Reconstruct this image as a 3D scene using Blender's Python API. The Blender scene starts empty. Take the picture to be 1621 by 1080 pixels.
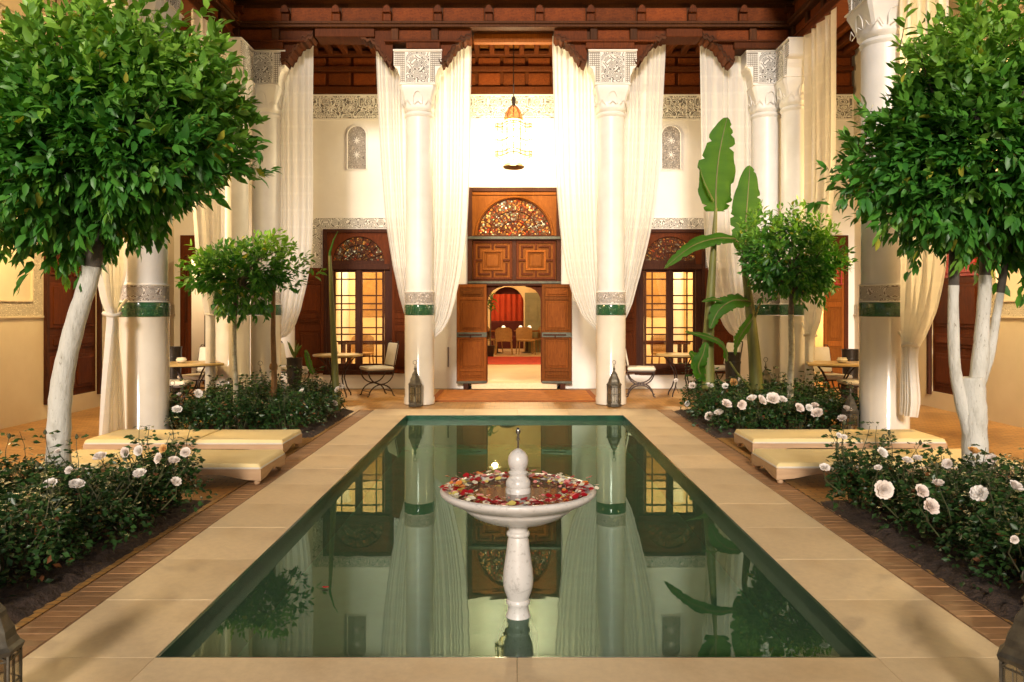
import bpy, math, random
import numpy as np
from math import sin, cos, pi, radians, sqrt
from mathutils import Vector, Matrix, Euler

sc = bpy.context.scene
C = bpy.data.collections.new('courtyard'); sc.collection.children.link(C)

# ------------------------------------------------------------ camera
cam_d = bpy.data.cameras.new('camera'); cam = bpy.data.objects.new('camera', cam_d)
C.objects.link(cam); sc.camera = cam
cam.location = (0, 0, 1.5); cam.rotation_euler = (radians(90), 0, 0)
cam_d.sensor_width = 36; cam_d.lens = 28.12
cam_d.shift_x = -0.0022; cam_d.shift_y = -0.0296
cam_d.clip_start = 0.05; cam_d.clip_end = 500

# ------------------------------------------------------------ world, sun, exposure
SUN_EL, SUN_AZ = 18.0, 5.0          # light comes over the camera, slightly from the left
w = bpy.data.worlds.new('World'); sc.world = w; w.use_nodes = True
wn = w.node_tree; bg = wn.nodes['Background']
sky = wn.nodes.new('ShaderNodeTexSky'); sky.sky_type = 'NISHITA'; sky.sun_disc = False
sky.sun_elevation = radians(SUN_EL); sky.sun_rotation = radians(180 - SUN_AZ)
wn.links.new(sky.outputs[0], bg.inputs[0]); bg.inputs[1].default_value = 0.022
sun_d = bpy.data.lights.new('sun', 'SUN'); sun = bpy.data.objects.new('sun', sun_d); C.objects.link(sun)
sun_d.energy = 2.3; sun_d.angle = radians(9.0); sun_d.color = (1.0, 0.88, 0.77)
dv = Vector((sin(radians(SUN_AZ)), cos(radians(SUN_AZ)), -math.tan(radians(SUN_EL))))
sun.rotation_euler = dv.to_track_quat('-Z', 'Y').to_euler(); sun.location = (-2, -8, 9)
sc.view_settings.view_transform = 'Standard'; sc.view_settings.look = 'None'
sc.view_settings.exposure = 0.72; sc.view_settings.gamma = 1.0
try: sc.view_settings.use_curve_mapping = False
except Exception: pass
sc.render.engine = 'CYCLES'; sc.cycles.max_bounces = 7; sc.cycles.transparent_max_bounces = 16
sc.cycles.sample_clamp_indirect = 4.0

# photograph scale: pixel column / row at a distance -> metres
F = 1266.0
def PX(px, d): return (px - 814.0) * d / F
def PZ(py, d): return 1.5 - (py - 492.0) * d / F
R = random.Random(7)

# ------------------------------------------------------------ naming helpers
def tag(o, label=None, cat=None, group=None, kind=None):
    if label: o['label'] = label
    if cat: o['category'] = cat
    if group: o['group'] = group
    if kind: o['kind'] = kind
    return o
def thing(name, label, cat, loc=(0, 0, 0), rz=0.0, group=None):
    o = bpy.data.objects.new(name, None); C.objects.link(o)
    o.empty_display_size = 0.1; o.location = loc; o.rotation_euler = (0, 0, rz)
    return tag(o, label, cat, group)
def copy_tree(o, parent=None):
    c = o.copy(); C.objects.link(c)
    if parent is not None: c.parent = parent
    for ch in list(o.children): copy_tree(ch, c)
    return c
def dup(o, loc, rz=0.0, label=None, group=None):
    c = copy_tree(o); c.location = loc; c.rotation_euler = (0, 0, rz)
    if label: c['label'] = label
    if group: c['group'] = group
    return c

# ------------------------------------------------------------ mesh builder
class MB:
    def __init__(s): s.v = []; s.f = []; s.m = []; s.mi = 0; s.M = None
    def add(s, vs, fs):
        b = len(s.v)
        if s.M is not None: vs = [tuple(s.M @ Vector(p)) for p in vs]
        s.v += [tuple(p) for p in vs]
        for f in fs: s.f.append(tuple(b + i for i in f)); s.m.append(s.mi)
        return s
    def box(s, x0, x1, y0, y1, z0, z1):
        return s.add([(x0,y0,z0),(x1,y0,z0),(x1,y1,z0),(x0,y1,z0),(x0,y0,z1),(x1,y0,z1),(x1,y1,z1),(x0,y1,z1)],
            [(0,3,2,1),(4,5,6,7),(0,1,5,4),(1,2,6,5),(2,3,7,6),(3,0,4,7)])
    def cb(s, x0, x1, y0, y1, z0, z1, c=0.005):       # chamfered box
        vs = []; idx = {}
        for ix, (x, dx) in enumerate(((x0, c), (x1, -c))):
            for iy, (y, dy) in enumerate(((y0, c), (y1, -c))):
                for iz, (z, dz) in enumerate(((z0, c), (z1, -c))):
                    for a, p in enumerate(((x, y+dy, z+dz), (x+dx, y, z+dz), (x+dx, y+dy, z))):
                        idx[(ix, iy, iz, a)] = len(vs); vs.append(p)
        I = lambda ix, iy, iz, a: idx[(ix, iy, iz, a)]
        fs = []
        for k in (0, 1):
            q = [I(k,0,0,0), I(k,1,0,0), I(k,1,1,0), I(k,0,1,0)]; fs.append(q if k else q[::-1])
            q = [I(0,k,0,1), I(1,k,0,1), I(1,k,1,1), I(0,k,1,1)]; fs.append(q[::-1] if k else q)
            q = [I(0,0,k,2), I(1,0,k,2), I(1,1,k,2), I(0,1,k,2)]; fs.append(q if k else q[::-1])
        for a in (0, 1):
            for b in (0, 1):
                fs.append([I(a,b,0,0), I(a,b,1,0), I(a,b,1,1), I(a,b,0,1)] if a == b else [I(a,b,0,1), I(a,b,1,1), I(a,b,1,0), I(a,b,0,0)])
                fs.append([I(a,0,b,0), I(a,0,b,2), I(a,1,b,2), I(a,1,b,0)][::(1 if a == b else -1)])
                fs.append([I(0,a,b,1), I(1,a,b,1), I(1,a,b,2), I(0,a,b,2)][::(-1 if a == b else 1)])
                for d in (0, 1):
                    t = [I(a,b,d,0), I(a,b,d,1), I(a,b,d,2)]
                    fs.append(t if (a + b + d) % 2 else t[::-1])
        return s.add(vs, fs)
    def lathe(s, prof, seg=24, c=(0, 0, 0), sq=None, close=True):
        n = len(prof); vs = []
        for k, (r, z) in enumerate(prof):
            for i in range(seg):
                a = 2 * pi * (i + 0.5) / seg
                q = 1.0
                if sq and sq[k] > 0:
                    q = (1 - sq[k]) + sq[k] / max(abs(cos(a)), abs(sin(a)))
                vs.append((c[0] + r * q * cos(a), c[1] + r * q * sin(a), c[2] + z))
        fs = []
        for k in range(n - 1):
            for i in range(seg):
                j = (i + 1) % seg
                fs.append((k*seg+i, k*seg+j, (k+1)*seg+j, (k+1)*seg+i))
        if close:
            fs.append(tuple(range(seg))[::-1]); fs.append(tuple((n-1)*seg + i for i in range(seg)))
        return s.add(vs, fs)
    def tube(s, pts, r, seg=8, cap=True):
        pts = [Vector(p) for p in pts]; n = len(pts)
        rs = list(r) if isinstance(r, (list, tuple)) else [r] * n
        vs = []; u = None
        for k, p in enumerate(pts):
            t = (pts[min(k+1, n-1)] - pts[max(k-1, 0)])
            t = t.normalized() if t.length > 1e-9 else Vector((0, 0, 1))
            if u is None:
                u = t.cross(Vector((0.13, 0.9, 0.2))); u = u.normalized() if u.length > 1e-3 else Vector((1, 0, 0))
            u = (u - t * u.dot(t)).normalized(); w_ = t.cross(u)
            for i in range(seg):
                a = 2 * pi * i / seg
                vs.append(p + (u * cos(a) + w_ * sin(a)) * rs[k])
        fs = []
        for k in range(n - 1):
            for i in range(seg):
                j = (i + 1) % seg
                fs.append((k*seg+i, k*seg+j, (k+1)*seg+j, (k+1)*seg+i))
        if cap: fs.append(tuple(range(seg))[::-1]); fs.append(tuple((n-1)*seg + i for i in range(seg)))
        return s.add(vs, fs)
    def prism(s, poly, a0, a1, axis='y'):              # polygon in the plane across `axis`
        n = len(poly)
        def P(u, v, a): return {'y': (u, a, v), 'x': (a, u, v), 'z': (u, v, a)}[axis]
        vs = [P(u, v, a0) for u, v in poly] + [P(u, v, a1) for u, v in poly]
        area = sum(poly[i][0]*poly[(i+1)%n][1] - poly[(i+1)%n][0]*poly[i][1] for i in range(n))
        flip = (area > 0) ^ (axis == 'y') ^ (a1 < a0)
        fs = [tuple(range(n)), tuple(range(2*n-1, n-1, -1))]
        fs += [(i, i+n, (i+1)%n+n, (i+1)%n) for i in range(n)]
        if flip: fs = [f[::-1] for f in fs]
        return s.add(vs, fs)
    def build(s, name, mat, parent=None, smooth=False, loc=None, rot=None, angle=35):
        me = bpy.data.meshes.new(name); me.from_pydata(s.v, [], s.f)
        mats = mat if isinstance(mat, (list, tuple)) else [mat]
        for m in mats: me.materials.append(m)
        if len(mats) > 1:
            for p, k in zip(me.polygons, s.m): p.material_index = min(k, len(mats)-1)
        if smooth:
            for p in me.polygons: p.use_smooth = True
            try: me.set_sharp_from_angle(angle=radians(angle))
            except Exception: pass
        me.update()
        o = bpy.data.objects.new(name, me); C.objects.link(o)
        if parent is not None: o.parent = parent
        if loc is not None: o.location = loc
        if rot is not None: o.rotation_euler = rot
        return o
def inst(name, src, parent, loc, rot=(0, 0, 0), sca=(1, 1, 1)):
    o = bpy.data.objects.new(name, src if isinstance(src, bpy.types.Mesh) else src.data); C.objects.link(o)
    o.parent = parent; o.location = loc; o.rotation_euler = rot; o.scale = sca
    return o
def mesh_only(mb, name, mat, smooth=False):
    o = mb.build(name, mat, None, smooth); me = o.data; bpy.data.objects.remove(o); return me

# ------------------------------------------------------------ materials
def mat_new(name):
    m = bpy.data.materials.new(name); m.use_nodes = True
    nt = m.node_tree; b = nt.nodes['Principled BSDF']
    return m, nt, b
def nd(nt, typ, **kw):
    n = nt.nodes.new(typ)
    for k, v in kw.items():
        if k.startswith('i_'): n.inputs[int(k[2:])].default_value = v
        else: setattr(n, k, v)
    return n
def L(nt, a, b): nt.links.new(a, b)
def ramp(nt, fac, stops, interp='LINEAR'):
    r = nt.nodes.new('ShaderNodeValToRGB'); r.color_ramp.interpolation = interp
    e = r.color_ramp.elements
    while len(e) < len(stops): e.new(0.5)
    for k, (p, c) in enumerate(stops):
        e[k].position = p; e[k].color = (*c, 1) if len(c) == 3 else c
    L(nt, fac, r.inputs[0]); return r
def noise(nt, scale, detail=4, rough=0.55, coord='Object', stretch=None, dist=0.0):
    tc = nt.nodes.new('ShaderNodeTexCoord'); out = tc.outputs[coord]
    if stretch:
        mp = nt.nodes.new('ShaderNodeMapping'); mp.inputs['Scale'].default_value = stretch
        L(nt, out, mp.inputs[0]); out = mp.outputs[0]
    n = nt.nodes.new('ShaderNodeTexNoise'); n.inputs['Scale'].default_value = scale
    n.inputs['Detail'].default_value = detail; n.inputs['Roughness'].default_value = rough
    n.inputs['Distortion'].default_value = dist
    L(nt, out, n.inputs['Vector']); return n
def bump(nt, b, h, strength=0.3, dist=0.01, normal=None):
    bp = nt.nodes.new('ShaderNodeBump'); bp.inputs['Strength'].default_value = strength
    bp.inputs['Distance'].default_value = dist
    L(nt, h, bp.inputs['Height'])
    if normal is not None: L(nt, normal, bp.inputs['Normal'])
    L(nt, bp.outputs[0], b.inputs['Normal']); return bp
def mixc(nt, fac, a, b, mode='MIX'):
    m = nt.nodes.new('ShaderNodeMix'); m.data_type = 'RGBA'; m.blend_type = mode
    for s, v in ((0, fac), (6, a), (7, b)):
        if hasattr(v, 'is_output') or hasattr(v, 'links'): L(nt, v, m.inputs[s])
        elif isinstance(v, (int, float)): m.inputs[s].default_value = v
        else: m.inputs[s].default_value = (*v, 1)
    return m.outputs[2]
def simple(name, c1, c2=None, scale=6, rough=0.6, bscale=30, bstr=0.15, bdist=0.005, metal=0, coat=0, stretch=None, spec=None, var=False):
    m, nt, b = mat_new(name)
    c2 = c2 or tuple(x * 0.82 for x in c1)
    n = noise(nt, scale, 5, 0.6, stretch=stretch)
    r = ramp(nt, n.outputs[0], [(0.3, c2), (0.7, c1)])
    col = r.outputs[0]
    if var:                                             # every piece a little different
        oi = nt.nodes.new('ShaderNodeObjectInfo')
        rr = ramp(nt, oi.outputs['Random'], [(0, (0.78, 0.78, 0.78)), (1, (1.12, 1.1, 1.08))])
        col = mixc(nt, 1.0, col, rr.outputs[0], 'MULTIPLY')
    L(nt, col, b.inputs['Base Color'])
    b.inputs['Roughness'].default_value = rough; b.inputs['Metallic'].default_value = metal
    if coat: b.inputs['Coat Weight'].default_value = coat; b.inputs['Coat Roughness'].default_value = 0.08
    if spec is not None: b.inputs['Specular IOR Level'].default_value = spec
    if bstr: bump(nt, b, noise(nt, bscale, 5, 0.6, stretch=stretch).outputs[0], bstr, bdist)
    return m
def carved(name, freq, relief, ground, mode='xz', rad=0.25, depth=0.012, width=0.5):
    """eight-fold interlace: four plane waves summed, the zero bands are the raised straps"""
    m, nt, b = mat_new(name)
    tc = nt.nodes.new('ShaderNodeTexCoord'); sp = nt.nodes.new('ShaderNodeSeparateXYZ')
    L(nt, tc.outputs['Object'], sp.inputs[0])
    def mth(op, a, bb=None):
        n = nt.nodes.new('ShaderNodeMath'); n.operation = op
        for k, v in enumerate((a, bb)):
            if v is None: continue
            if isinstance(v, (int, float)): n.inputs[k].default_value = v
            else: L(nt, v, n.inputs[k])
        return n.outputs[0]
    if mode == 'xz': u = mth('ADD', sp.outputs[0], sp.outputs[1])
    else: u = mth('MULTIPLY', mth('ARCTAN2', sp.outputs[1], sp.outputs[0]), rad)
    v = sp.outputs[2]
    tot = None
    for k in range(4):
        th = pi * k / 4
        a = mth('ADD', mth('MULTIPLY', u, freq * cos(th)), mth('MULTIPLY', v, freq * sin(th)))
        cc = mth('COSINE', a); tot = cc if tot is None else mth('ADD', tot, cc)
    pp = mth('PINGPONG', mth('ADD', tot, 8.0), width)
    nz = noise(nt, freq * 1.3, 2, 0.6)
    h = mth('ADD', pp, mth('MULTIPLY', nz.outputs[0], width * 0.35))
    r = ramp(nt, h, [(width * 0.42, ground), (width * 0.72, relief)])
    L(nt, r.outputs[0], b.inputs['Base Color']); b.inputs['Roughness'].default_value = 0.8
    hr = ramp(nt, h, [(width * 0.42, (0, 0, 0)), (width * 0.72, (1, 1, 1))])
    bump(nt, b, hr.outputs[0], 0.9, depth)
    return m

PLAS = simple('white_plaster', (0.83, 0.80, 0.75), (0.75, 0.715, 0.66), 1.1, 0.75, 9, 0.35, 0.010)
SHAFT = simple('polished_white_plaster', (0.80, 0.78, 0.75), (0.68, 0.66, 0.62), 2.2, 0.4, 7, 0.22, 0.012)
GLAZE = simple('glazed_cream_tadelakt', (0.74, 0.68, 0.58), (0.66, 0.59, 0.48), 2.0, 0.14, 6, 0.12, 0.008, coat=0.5)
TADE = simple('ochre_tadelakt', (0.72, 0.62, 0.44), (0.62, 0.51, 0.34), 1.1, 0.5, 6, 0.2, 0.008)
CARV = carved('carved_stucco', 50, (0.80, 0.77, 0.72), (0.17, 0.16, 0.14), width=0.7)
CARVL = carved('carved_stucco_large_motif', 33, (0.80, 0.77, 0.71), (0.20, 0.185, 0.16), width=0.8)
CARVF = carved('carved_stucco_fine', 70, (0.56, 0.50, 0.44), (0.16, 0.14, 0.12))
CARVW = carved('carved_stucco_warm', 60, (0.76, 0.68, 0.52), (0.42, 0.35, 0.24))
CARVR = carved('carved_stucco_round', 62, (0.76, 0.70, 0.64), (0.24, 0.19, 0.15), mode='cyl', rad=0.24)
def green_tile():
    m, nt, b = mat_new('green_glazed_tile')
    n = noise(nt, 9, 4); r = ramp(nt, n.outputs[0], [(0.3, (0.014, 0.080, 0.030)), (0.7, (0.035, 0.13, 0.055))])
    L(nt, r.outputs[0], b.inputs['Base Color']); b.inputs['Roughness'].default_value = 0.12
    b.inputs['Coat Weight'].default_value = 0.6
    bump(nt, b, noise(nt, 16, 3).outputs[0], 0.35, 0.012); return m
GREEN = carved('green_relief_tile', 60, (0.035, 0.125, 0.05), (0.012, 0.070, 0.028), mode='cyl', rad=0.24, depth=0.004)
GREEN.node_tree.nodes['Principled BSDF'].inputs['Roughness'].default_value = 0.12
GREEN.node_tree.nodes['Principled BSDF'].inputs['Coat Weight'].default_value = 0.5
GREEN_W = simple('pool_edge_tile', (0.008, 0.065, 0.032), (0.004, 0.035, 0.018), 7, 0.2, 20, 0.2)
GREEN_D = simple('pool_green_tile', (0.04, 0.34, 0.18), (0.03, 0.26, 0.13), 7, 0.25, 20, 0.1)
def wood(name, c1, c2, rough=0.45, stretch=(3, 3, 40), coat=0.05):
    m, nt, b = mat_new(name)
    n = noise(nt, 2.5, 6, 0.65, stretch=stretch, dist=1.2)
    r = ramp(nt, n.outputs[0], [(0.25, c2), (0.5, tuple((a + d) / 2 for a, d in zip(c1, c2))), (0.75, c1)])
    oi = nt.nodes.new('ShaderNodeObjectInfo')
    rr = ramp(nt, oi.outputs['Random'], [(0, (0.72, 0.74, 0.76)), (1, (1.2, 1.12, 1.05))])
    L(nt, mixc(nt, 1.0, r.outputs[0], rr.outputs[0], 'MULTIPLY'), b.inputs['Base Color'])
    b.inputs['Roughness'].default_value = rough+0.1; b.inputs['Coat Weight'].default_value = 0.0
    b.inputs['Specular IOR Level'].default_value = 0.06
    bump(nt, b, n.outputs[0], 0.25, 0.004); return m
WOOD = wood('dark_cedar', (0.14, 0.040, 0.011), (0.055, 0.015, 0.006), stretch=(30, 3, 3))
WOODP = wood('painted_cedar_panel', (0.23, 0.060, 0.013), (0.08, 0.020, 0.008), stretch=(9, 9, 9))
WOODG = wood('greyed_cedar', (0.10, 0.040, 0.017), (0.042, 0.017, 0.008), stretch=(30, 3, 3))
DOORW = wood('honey_cedar', (0.30, 0.098, 0.016), (0.16, 0.046, 0.008), stretch=(14, 14, 2))
LEAFW = wood('panelled_cedar_leaf', (0.21, 0.068, 0.012), (0.11, 0.032, 0.007), stretch=(14, 14, 2))
DOORD = wood('brown_door_wood', (0.13, 0.034, 0.010), (0.06, 0.016, 0.006), stretch=(14, 14, 2))
FRAMEW = wood('dark_frame_wood', (0.075, 0.028, 0.016), (0.035, 0.014, 0.009), stretch=(14, 14, 2))
GREYMET = simple('verdigris_strap', (0.10, 0.10, 0.07), (0.06, 0.06, 0.045), 20, 0.5, metal=0.6)
def stone():
    m, nt, b = mat_new('honed_travertine')
    n = noise(nt, 1.3, 6, 0.6, 'Object', stretch=(1, 1, 1)); n2 = noise(nt, 22, 5, 0.7)
    r = ramp(nt, n.outputs[0], [(0.3, (0.70, 0.53, 0.315)), (0.55, (0.75, 0.575, 0.345)), (0.8, (0.79, 0.61, 0.375))])
    r2 = ramp(nt, n2.outputs[0], [(0.25, (0.86, 0.83, 0.8)), (0.6, (1.0, 1.0, 1.0))])
    c = mixc(nt, 1.0, r.outputs[0], r2.outputs[0], 'MULTIPLY')
    oi = nt.nodes.new('ShaderNodeObjectInfo')
    rr = ramp(nt, oi.outputs['Random'], [(0, (0.93, 0.92, 0.90)), (1, (1.05, 1.05, 1.05))])
    c = mixc(nt, 1.0, c, rr.outputs[0], 'MULTIPLY')
    n3 = noise(nt, 0.9, 3, 0.5); st = ramp(nt, n3.outputs[0], [(0.37, (0.70, 0.58, 0.44)), (0.44, (1, 1, 1))])
    c = mixc(nt, 0.35, c, mixc(nt, 1.0, c, st.outputs[0], 'MULTIPLY'))
    L(nt, c, b.inputs['Base Color'])
    rg = ramp(nt, n2.outputs[0], [(0.3, (0.42,)*3), (0.7, (0.6,)*3)]); L(nt, rg.outputs[0], b.inputs['Roughness'])
    bump(nt, b, n2.outputs[0], 0.18, 0.002); return m
STONE = stone()
BRICK = simple('terracotta_brick', (0.38, 0.20, 0.085), (0.28, 0.145, 0.06), 12, 0.6, 60, 0.4, 0.004, var=True)
MORTAR = simple('brick_mortar', (0.31, 0.165, 0.072), None, 10, 0.9)
def bejmat():
    m, nt, b = mat_new('bejmat_tile_floor')
    tc = nt.nodes.new('ShaderNodeTexCoord')
    br = nt.nodes.new('ShaderNodeTexBrick'); L(nt, tc.outputs['Object'], br.inputs[0])
    for k, v in (('Scale', 1.0), ('Mortar Size', 0.005), ('Brick Width', 0.155), ('Row Height', 0.058), ('Bias', 0.0)): br.inputs[k].default_value = v
    br.inputs['Color1'].default_value = (0.56, 0.30, 0.085, 1); br.inputs['Color2'].default_value = (0.42, 0.21, 0.058, 1)
    br.inputs['Mortar'].default_value = (0.20, 0.12, 0.055, 1)
    n = noise(nt, 1.6, 5); r = ramp(nt, n.outputs[0], [(0.3, (0.75, 0.72, 0.68)), (0.7, (1.1, 1.08, 1.05))])
    L(nt, mixc(nt, 1.0, br.outputs[0], r.outputs[0], 'MULTIPLY'), b.inputs['Base Color'])
    b.inputs['Roughness'].default_value = 0.42
    bump(nt, b, br.outputs['Fac'], -0.5, 0.004); return m
FLOOR = bejmat()
SOIL = simple('garden_soil', (0.085, 0.052, 0.036), (0.03, 0.018, 0.013), 26, 0.95, 22, 1.0, 0.04)
def marble():
    m, nt, b = mat_new('white_marble')
    n = noise(nt, 3.5, 8, 0.7, dist=1.5); n2 = noise(nt, 45, 3, 0.6)
    r = ramp(nt, n.outputs[0], [(0.32, (0.36, 0.34, 0.31)), (0.42, (0.60, 0.57, 0.53)), (0.75, (0.72, 0.69, 0.65))])
    r2 = ramp(nt, n2.outputs[0], [(0.30, (0.62, 0.60, 0.57)), (0.42, (1, 1, 1))])
    L(nt, mixc(nt, 0.6, r.outputs[0], mixc(nt, 1, r.outputs[0], r2.outputs[0], 'MULTIPLY')), b.inputs['Base Color'])
    b.inputs['Roughness'].default_value = 0.3; b.inputs['Subsurface Weight'].default_value = 0.0
    bump(nt, b, n2.outputs[0], 0.12, 0.002); return m
MARBLE = marble()
def water():
    m, nt, b = mat_new('pool_water'); nt.nodes.remove(b); out = nt.nodes['Material Output']
    n1 = noise(nt, 3.0, 3, 0.5, stretch=(1, 1, 1)); n2 = noise(nt, 14.0, 2, 0.5)
    tc = nt.nodes.new('ShaderNodeTexCoord')
    wv = nt.nodes.new('ShaderNodeTexWave'); wv.wave_type = 'RINGS'; wv.rings_direction = 'SPHERICAL'
    wv.inputs['Scale'].default_value = 3.2; wv.inputs['Distortion'].default_value = 1.5; L(nt, tc.outputs['Object'], wv.inputs['Vector'])
    ln = nt.nodes.new('ShaderNodeVectorMath'); ln.operation = 'LENGTH'; L(nt, tc.outputs['Object'], ln.inputs[0])
    fr = ramp(nt, ln.outputs['Value'], [(0.10, (1, 1, 1)), (0.95, (0, 0, 0))])
    rings = mixc(nt, 1.0, wv.outputs[0], fr.outputs[0], 'MULTIPLY')
    bp0 = nt.nodes.new('ShaderNodeBump'); bp0.inputs['Strength'].default_value = 0.004; bp0.inputs['Distance'].default_value = 0.012
    L(nt, rings, bp0.inputs['Height'])
    bp = nt.nodes.new('ShaderNodeBump'); bp.inputs['Strength'].default_value = 0.013; bp.inputs['Distance'].default_value = 0.02
    L(nt, n1.outputs[0], bp.inputs['Height']); L(nt, bp0.outputs[0], bp.inputs['Normal'])
    g = nt.nodes.new('ShaderNodeBsdfGlossy'); g.inputs['Roughness'].default_value = 0.012; g.inputs['Color'].default_value = (0.70, 0.92, 0.80, 1)
    t = nt.nodes.new('ShaderNodeBsdfTransparent'); t.inputs['Color'].default_value = (0.60, 0.92, 0.68, 1)
    L(nt, bp.outputs[0], g.inputs['Normal'])
    f = nt.nodes.new('ShaderNodeFresnel'); f.inputs['IOR'].default_value = 1.56; L(nt, bp.outputs[0], f.inputs['Normal'])
    mx = nt.nodes.new('ShaderNodeMixShader'); L(nt, f.outputs[0], mx.inputs[0]); L(nt, t.outputs[0], mx.inputs[1]); L(nt, g.outputs[0], mx.inputs[2])
    df = nt.nodes.new('ShaderNodeBsdfDiffuse'); df.inputs[0].default_value = (0.15, 0.28, 0.155, 1)   # fine suspended matter
    m3 = nt.nodes.new('ShaderNodeMixShader'); m3.inputs[0].default_value = 0.21
    L(nt, mx.outputs[0], m3.inputs[1]); L(nt, df.outputs[0], m3.inputs[2]); L(nt, m3.outputs[0], out.inputs[0]); return m
WATER = water()
def leafmat(name, gloss=0.35, tr=0.25, inst_cols=None):
    m, nt, b = mat_new(name); out = nt.nodes['Material Output']
    if inst_cols:
        oi = nt.nodes.new('ShaderNodeObjectInfo'); col = ramp(nt, oi.outputs['Random'], inst_cols).outputs[0]
    else:
        at = nt.nodes.new('ShaderNodeAttribute'); at.attribute_name = 'leafcol'; col = at.outputs['Color']
    L(nt, col, b.inputs['Base Color']); b.inputs['Roughness'].default_value = gloss
    b.inputs['Specular IOR Level'].default_value = 0.5
    tl = nt.nodes.new('ShaderNodeBsdfTranslucent')
    L(nt, mixc(nt, 1.0, col, (1.3, 1.5, 0.6), 'MULTIPLY'), tl.inputs[0])
    mx = nt.nodes.new('ShaderNodeMixShader'); mx.inputs[0].default_value = tr
    L(nt, b.outputs[0], mx.inputs[1]); L(nt, tl.outputs[0], mx.inputs[2]); L(nt, mx.outputs[0], out.inputs[0]); return m
LEAF = leafmat('citrus_leaf', 0.44)
ROSELEAF = leafmat('rose_leaf', 0.4, 0.15)
BANANA = simple('banana_leaf', (0.045, 0.14, 0.009), (0.022, 0.085, 0.006), 3, 0.5, 90, 0.8, 0.006, stretch=(0.4, 1, 3), spec=0.25)
_o = BANANA.node_tree.nodes['Material Output']; _b = BANANA.node_tree.nodes['Principled BSDF']
_t = BANANA.node_tree.nodes.new('ShaderNodeBsdfTranslucent'); _t.inputs[0].default_value = (0.13, 0.36, 0.02, 1)
_m = BANANA.node_tree.nodes.new('ShaderNodeMixShader'); _m.inputs[0].default_value = 0.3
L(BANANA.node_tree, _b.outputs[0], _m.inputs[1]); L(BANANA.node_tree, _t.outputs[0], _m.inputs[2]); L(BANANA.node_tree, _m.outputs[0], _o.inputs[0])
BSTEM = simple('banana_stem', (0.17, 0.18, 0.04), (0.09, 0.09, 0.022), 5, 0.55, 20, 0.3, stretch=(4, 4, 0.6))
def limewash():
    m, nt, b = mat_new('limewashed_bark')
    n = noise(nt, 7, 6, 0.7, stretch=(2, 2, 0.6)); n2 = noise(nt, 28, 5, 0.7, stretch=(2, 2, 0.5))
    r = ramp(nt, n.outputs[0], [(0.30, (0.44, 0.42, 0.35)), (0.48, (0.62, 0.60, 0.53)), (0.7, (0.70, 0.68, 0.61))])
    f = ramp(nt, n2.outputs[0], [(0.31, (0.35, 0.30, 0.24)), (0.38, (1, 1, 1))])
    L(nt, mixc(nt, 1.0, r.outputs[0], f.outputs[0], 'MULTIPLY'), b.inputs['Base Color']); b.inputs['Roughness'].default_value = 0.9
    bump(nt, b, n2.outputs[0], 0.9, 0.014); return m
WHITEW = limewash()
BARK = simple('grey_bark', (0.13, 0.11, 0.085), (0.06, 0.05, 0.04), 12, 0.85, 30, 0.7, 0.01)
TWIG = simple('green_twig', (0.07, 0.09, 0.03), (0.05, 0.04, 0.02), 10, 0.7)
STEMW = simple('pale_sapling_bark', (0.50, 0.47, 0.36), (0.25, 0.22, 0.15), 18, 0.8, 40, 0.4)
BAMB = simple('brown_stake', (0.25, 0.13, 0.045), (0.14, 0.065, 0.02), 6, 0.6, 20, 0.3)
def petal_mat(name, c, tr=0.2):
    m, nt, b = mat_new(name); out = nt.nodes['Material Output']
    oi = nt.nodes.new('ShaderNodeObjectInfo')
    r = ramp(nt, oi.outputs['Random'], [(0, c), (1, (c[0], c[1] * 0.93, c[2] * 0.89))])
    L(nt, r.outputs[0], b.inputs['Base Color']); b.inputs['Roughness'].default_value = 0.6
    tl = nt.nodes.new('ShaderNodeBsdfTranslucent'); L(nt, r.outputs[0], tl.inputs[0])
    mx = nt.nodes.new('ShaderNodeMixShader'); mx.inputs[0].default_value = tr
    L(nt, b.outputs[0], mx.inputs[1]); L(nt, tl.outputs[0], mx.inputs[2]); L(nt, mx.outputs[0], out.inputs[0]); return m
ROSE_W = petal_mat('white_rose_petal', (0.90, 0.88, 0.84)); ROSE_P = petal_mat('blush_rose_petal', (0.88, 0.82, 0.77)); ROSE_Y = petal_mat('apricot_rose_petal', (0.80, 0.52, 0.20))
PET_R = simple('crimson_petal', (0.42, 0.008, 0.012), (0.25, 0.004, 0.008), 30, 0.45, bstr=0)
PET_P = simple('pink_petal', (0.80, 0.32, 0.28), (0.62, 0.18, 0.16), 30, 0.5, bstr=0)
PET_Y = simple('yellow_petal', (0.72, 0.62, 0.16), (0.6, 0.45, 0.1), 30, 0.5, bstr=0)
PET_W = simple('cream_petal', (0.82, 0.76, 0.55), None, 30, 0.5, bstr=0)
PET_O = simple('orange_petal', (0.80, 0.26, 0.05), None, 30, 0.5, bstr=0)
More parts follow.
